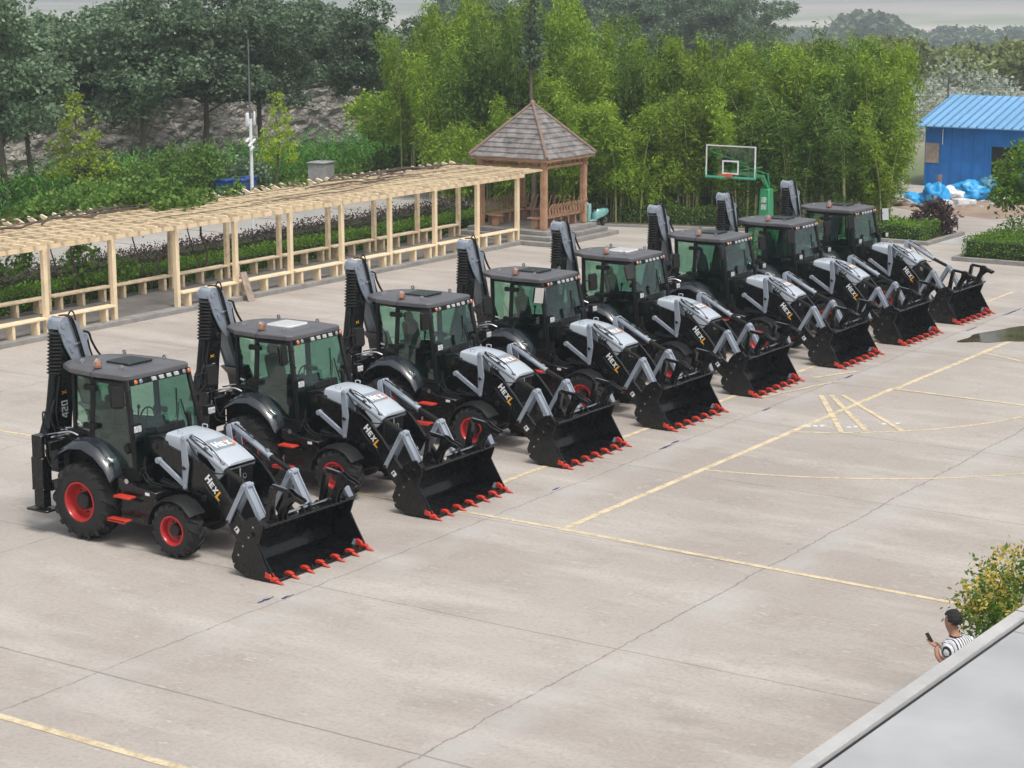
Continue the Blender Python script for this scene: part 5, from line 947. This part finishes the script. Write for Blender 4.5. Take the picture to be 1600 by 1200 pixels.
for i in range(26):
    x,y=rn.uniform(-6.6,-4.9),rn.uniform(54.9,57.6); s=rn.uniform(.04,.12); q.obox((x,y,s*.4),(s,rn.uniform(-.03,.03),.02),(-.02,s*.7,0),(0,0,s*.3))
tag(q.build('litter','foam'),'scattered small white scraps on the dirt before the refuse bags','litter',kind='stuff')
r=empty('broom',(-7.15,56.0,0)); q=MB(); q.cyl((0.05,0,.15),(-.25,.3,1.0),.015); q.build('handle','straw',r); q=MB()
for k in range(28): a=rn.uniform(0,6.28); s=rn.uniform(.05,.22); q.tube([(-.22,.27,.55),(-.32+math.cos(a)*s,.3+math.sin(a)*s,1.15)],[.012,.006],4)
q.build('bristles','straw',r); tag(r,'straw broom standing upside down among the blue refuse bags','broom')
# ---------------- far things ----------------
for i,x in enumerate(np.arange(-22.4,14,6.4)):
    q=MB(); q.box(x-.04,x+.04,78.95,79.03,-.1,4.3); o=q.build('fence_post','fence'); 
    if i==0: fr=empty('boundary_fence',(0,79,0)); 
    o.parent=fr; o.matrix_parent_inverse=Matrix.Translation((0,-79,0)); o.name='post'
q=MB()
for z in (1.4,2.2,3.0,3.6,4.1): q.cyl((-22.4,79,z),(14,79,z),.014,5)
q.build('wire','fence',fr).matrix_parent_inverse=Matrix.Translation((0,-79,0)); tag(fr,'thin wire fence on dark posts behind the blue shed','fence')
def mass(name,pts,n,per,cr,size,mat,label,kind=None,cat='shrubs'):
    c_,o_=blobs(pts,n,per,cr); o=lobj(name,leafmesh(name,c_,size,1.4,.2,0,o_),mat); tag(o,label,cat,kind=kind); return o
rn=random.Random(9)
mass('pale_scrub',[(rn.uniform(-30,10),rn.uniform(86,100),rn.uniform(.5,3.2),rn.uniform(1.6,3),rn.uniform(1.5,2.5),rn.uniform(.8,1.5)) for _ in range(46)],2600,12,.3,.20,'l_pale','pale grey green scrub covering the bank behind the blue shed','stuff')
lump('spoil_mound',-34.8,114,2.8,2.2,1.7,'rubble','pale mound of spoil beyond the bamboo grove',11,'mound')
def az(a,d): return 24.13+d*math.cos(R(a)),-24.54+d*math.sin(R(a))
ft=proto_tree('field_tree',[(0,0,4,3,3,2.6),(1.8,1,3.4,2.2,2.2,2),(-1.6,.6,3.2,2.2,2.4,2.1),(.4,-1.6,3.4,2.4,2.2,2.0),(0,.5,5.6,2,2,1.5)],330,9,.45,.55,'l_red',5,.2,5,2)
L_=[]
for k in range(34): a=rn.uniform(107,118); d=rn.uniform(190,270); x,y=az(a,d); L_.append((x,y,rn.uniform(.5,.72),rn.uniform(0,6),tz(x,y,math.hypot(x-10,y+5))-.3,rn.uniform(1,1.3)))
place(ft,L_,'yellow green tree in the hazy grove beyond the blue shed','tree','hazy trees beyond the shed')
fd=proto_tree('field_tree',[(0,0,5,4,4,3.6),(2.8,1,4,3,3,2.6),(-2.6,.6,4.2,3,3,2.8),(.4,-2.6,4.4,3,3,2.8),(0,.5,7.6,2.8,2.8,2.2)],420,9,.6,.8,'l_dark',6,.25,5,2.5)
L_=[]
for k in range(60): a=rn.uniform(108,123); d=rn.uniform(820,930); x,y=az(a,d); L_.append((x,y,rn.uniform(1.0,1.35),rn.uniform(0,6),tz(x,y,math.hypot(x-10,y+5))-.5,1.4))
place(fd,L_,'dark blue grey tree in the distant belt below the pale fields','tree','distant dark tree belt')
L_=[]
for k in range(16): a=113.5+rn.gauss(0,.6); d=rn.uniform(740,800); x,y=az(a,d); L_.append((x,y,2.3-abs(a-113.5)*.6,rn.uniform(0,6),tz(x,y,math.hypot(x-10,y+5))-.5,1.2))
place(fd,L_,'tall dark tree of the high clump standing out above the distant belt','tree','tall distant tree clump',False)
L_=[]
for k in range(26): a=rn.uniform(116,124.8); d=rn.uniform(200,270); x,y=az(a,d); L_.append((x,y,rn.uniform(.7,.95),rn.uniform(0,6),tz(x,y,math.hypot(x-10,y+5))-.3,1.0))
place(tA,[l[:2]+(l[2]*1.45,)+l[3:5]+(1.1,) for l in L_],'grey green tree showing just above the bamboo tops','tree','trees behind the bamboo grove',False)
# ---------------- canopy roof bottom right ----------------
r=empty('canopy_roof',(21,-16,0),R(-1.4)); K['canopy']=pm('canopy_grey',(.375,.388,.40),.7,0,.13,.7,.1,3,spec=.3); K['lip']=pm('canopy_lip',(.45,.45,.445),.7,0,.14,1.5,.1,20)
MB().box(-2.94,5.5,-22,14,3.15,3.46).build('slab','canopy',r); q=MB(); q.box(-3.12,-2.98,-22,14,3.15,3.5); q.build('edge_lip','lip',r,bevel=.01); MB().box(-2.979,-2.941,-22,14,3.1,3.452).build('gutter_gap','ink',r)  # black strip between lip and slab paints the shade of the gap
q=MB(); 
for y in (-6,-1,4,9.2,12.6): q.box(-3.125,-2.978,y,y+.014,3.4,3.503)
q.build('lip_joint','fence',r); q=MB()
[q.box(-2.935,5.4,y,y+.012,3.461,3.466) for y in (-14.5,-8.7,-2.9,2.9,8.7)]; q.build('roof_seam','steel',r,split=True)
for y in (-20,-12,-4,4,12): MB().box(-2.4,-2.1,y-.15,y+.15,0,3.15).build('column','lip',r)
tag(r,'pale grey flat canopy roof with a light edge lip in the lower right corner','roof')
# ---------------- person ----------------
P=empty('person',(15.80,-1.96,0)); PA=R(168)   # faces left, slightly towards the camera's left
def skin(name,verts,edges,rad,mat,parent,root=0,sub=2):
    m=bpy.data.meshes.new(name); m.from_pydata(verts,edges,[]); o=bpy.data.objects.new(name,m); C.objects.link(o)
    md=o.modifiers.new('s','SKIN'); sv=m.skin_vertices[0].data
    for i,rr in enumerate(rad): sv[i].radius=rr if isinstance(rr,tuple) else (rr,rr); sv[i].use_root=(i==root)
    o.modifiers.new('b','SUBSURF').levels=sub; o.modifiers['b'].render_levels=sub
    dg=bpy.context.evaluated_depsgraph_get(); me=bpy.data.meshes.new_from_object(o.evaluated_get(dg)); bpy.data.objects.remove(o)
    for p in me.polygons: p.use_smooth=True
    me.materials.clear(); me.materials.append(K[mat]); ob=bpy.data.objects.new(name,me); C.objects.link(ob); ob.parent=parent; return ob
P.rotation_euler=(0,0,PA)
# local: x forward, y left
V=[(0,0,.95),(0,0,1.12),(.0,0,1.30),(.02,0,1.43),(.045,0,1.50),(.085,0,1.565),(.105,0,1.65),(.08,0,1.72),
   (0,.15,1.40),(.0,.23,1.15),(.15,.20,1.24),(.20,.15,1.33),
   (0,-.15,1.40),(.0,-.23,1.15),(.15,-.14,1.18),(.21,-.06,1.24),
   (0,.10,.90),(.03,.11,.50),(-.02,.11,.09),(.13,.12,.04),(0,-.10,.90),(.02,-.11,.50),(-.03,-.11,.09),(.12,-.12,.04)]
Ed=[(0,1),(1,2),(2,3),(3,4),(4,5),(5,6),(6,7),(3,8),(8,9),(9,10),(10,11),(3,12),(12,13),(13,14),(14,15),(0,16),(16,17),(17,18),(18,19),(0,20),(20,21),(21,22),(22,23)]
rd=[(.11,.08),(.10,.08),(.11,.09),(.07,.06),.052,(.075,.082),(.085,.10),(.075,.085),.045,.042,.036,.028,.045,.042,.036,.028,.085,.06,.045,.04,.085,.06,.045,.04]
body=skin('body',V,Ed,rd,'skin',P)
for s,wx,wy,wz in ((1,.20,.15,1.33),(-1,.21,-.06,1.24)):   # palm and five fingers, root at wrist
    hv=[(wx,wy,wz),(wx+.05,wy-.01*s,wz+.02),(wx+.085,wy-.012*s,wz+.035)]; he=[(0,1),(1,2)]; hr=[(.024,.02),(.036,.017),(.034,.014)]
    hm=skin('palm',hv,he,hr,'skin',body)
    for k,(l,off) in enumerate(((.07,.028),(.08,.010),(.075,-.010),(.06,-.027))):
        b0=(wx+.085,wy-.012*s+off*s,wz+.035); skin('finger',[b0,(b0[0]+l*.5,b0[1]-.004*s,b0[2]+.018),(b0[0]+l*.75,b0[1]-.012*s,b0[2]+.002*k+.028)],[(0,1),(1,2)],[.009,.0085,.007],'skin',hm)
    skin('thumb',[(wx+.035,wy+.03*s,wz+.02),(wx+.065,wy+.048*s,wz+.045),(wx+.085,wy+.04*s,wz+.065)],[(0,1),(1,2)],[.011,.010,.008],'skin',hm)
# face
q=MB(); q.hexa([(.165,-.012,1.66),(.165,.012,1.66),(.19,.014,1.625),(.19,-.014,1.625)],[(.15,-.01,1.67),(.15,.01,1.67),(.155,.02,1.615),(.155,-.02,1.615)]); q.build('nose','skin',body,bevel=.004)
for s in (-1,1):
    q=MB(); q.lathe([(0,0),(.018,.001),(.026,.006),(.020,.014),(0,.014)],(.075,0,1.645),'y',14,False)
    for v in q.b.verts: v.co=Vector((v.co.x,s*(v.co.y+.082),(v.co.z-1.645)*1.35+1.645))
    q.build('ear','skin',body)
    q=MB(); q.lathe([(0,-.006),(.012,-.003),(.012,.003),(0,.006)],(.163,s*.032,1.665),'x',10,False); q.build('eye','ink',body)
q=MB(); q.box(.160,.168,-.022,.022,1.592,1.60); q.build('mouth','rim_o',body,bevel=.003)
# hair cap
b=bmesh.new(); bmesh.ops.create_icosphere(b,subdivisions=4,radius=1); dl=[]
for v in b.verts:
    p=v.co.copy(); n=mn.noise(p*6)*.07+mn.noise(p*14)*.05; lim=-.15 if p.x<.2 else .38
    if p.z<lim-.35*(1 if p.x<-.3 else 0): dl.append(v)
    k=1+n; v.co=Vector((.075+p.x*.118*k,p.y*.103*k,1.68+p.z*.122*k))
bmesh.ops.delete(b,geom=dl,context='VERTS'); q=MB(); q.b.free(); q.b=b; q.build('hair','hair',body,smooth=0)
def shirtmat():
    M,t,b,N,L=newmat('striped_cotton'); tc=N.new('ShaderNodeTexCoord'); wv=N.new('ShaderNodeTexWave'); wv.bands_direction='Y'; wv.inputs['Scale'].default_value=6.5; wv.inputs['Distortion'].default_value=.25; wv.inputs['Detail Scale'].default_value=2; L.new(tc.outputs['Object'],wv.inputs['Vector'])
    cr=N.new('ShaderNodeValToRGB'); cr.color_ramp.elements[0].position=.24; cr.color_ramp.elements[0].color=(.02,.022,.03,1); cr.color_ramp.elements[1].position=.30; cr.color_ramp.elements[1].color=(.66,.68,.72,1); L.new(wv.outputs[0],cr.inputs[0]); L.new(cr.outputs[0],b.inputs['Base Color']); b.inputs['Roughness'].default_value=.9; return M
K['shirt']=shirtmat()
Vs=[(0,0,.88),(0,0,1.05),(0,0,1.22),(0,0,1.36),(.012,0,1.455),(0,.16,1.41),(-.02,.225,1.24),(0,-.16,1.41),(.015,-.235,1.24)]
skin('shirt',Vs,[(0,1),(1,2),(2,3),(3,4),(3,5),(5,6),(3,7),(7,8)],[(.20,.16),(.20,.165),(.205,.165),(.18,.13),(.075,.07),.10,.095,.10,.095],'shirt',body)
MB().lathe([(.070,-.012),(.085,-.012),(.078,.014),(.068,.014)],(.025,0,1.475),'z',20).build('collar','ink',body)
skin('trousers',[(0,0,.93),(0,.105,.86),(.03,.112,.50),(-.02,.112,.12),(0,-.105,.86),(.02,-.112,.50),(-.03,-.112,.12)],[(0,1),(1,2),(2,3),(0,4),(4,5),(5,6)],[(.16,.12),.10,.078,.065,.10,.078,.065],'trouser',body)
tag(P,'man with short black hair in a striped shirt looking down at his phone','person')
q=MB(); q.obox((0,0,0),(.045,.0,.055),(0,.036,0),(.004,0,-.003)); ph=q.build('phone','ink',bevel=.004); ph.location=P.matrix_basis@Vector((.315,.13,1.41)); ph.rotation_euler=(0,0,PA); tag(ph,'dark phone held in the hand of the man in the striped shirt','phone')
# ---------------- haze ----------------
M,t,b,N,L=newmat('haze_air'); N.remove(b); pv=N.new('ShaderNodeVolumePrincipled'); pv.inputs['Color'].default_value=(.86,.93,1.0,1); pv.inputs['Density'].default_value=HAZE=.0007; pv.inputs['Anisotropy'].default_value=.2
L.new(pv.outputs[0],N['Material Output'].inputs['Volume'])
tag(MB().box(-5300,5300,-5300,5300,-20,70).build('haze',M,smooth=0),kind='stuff')
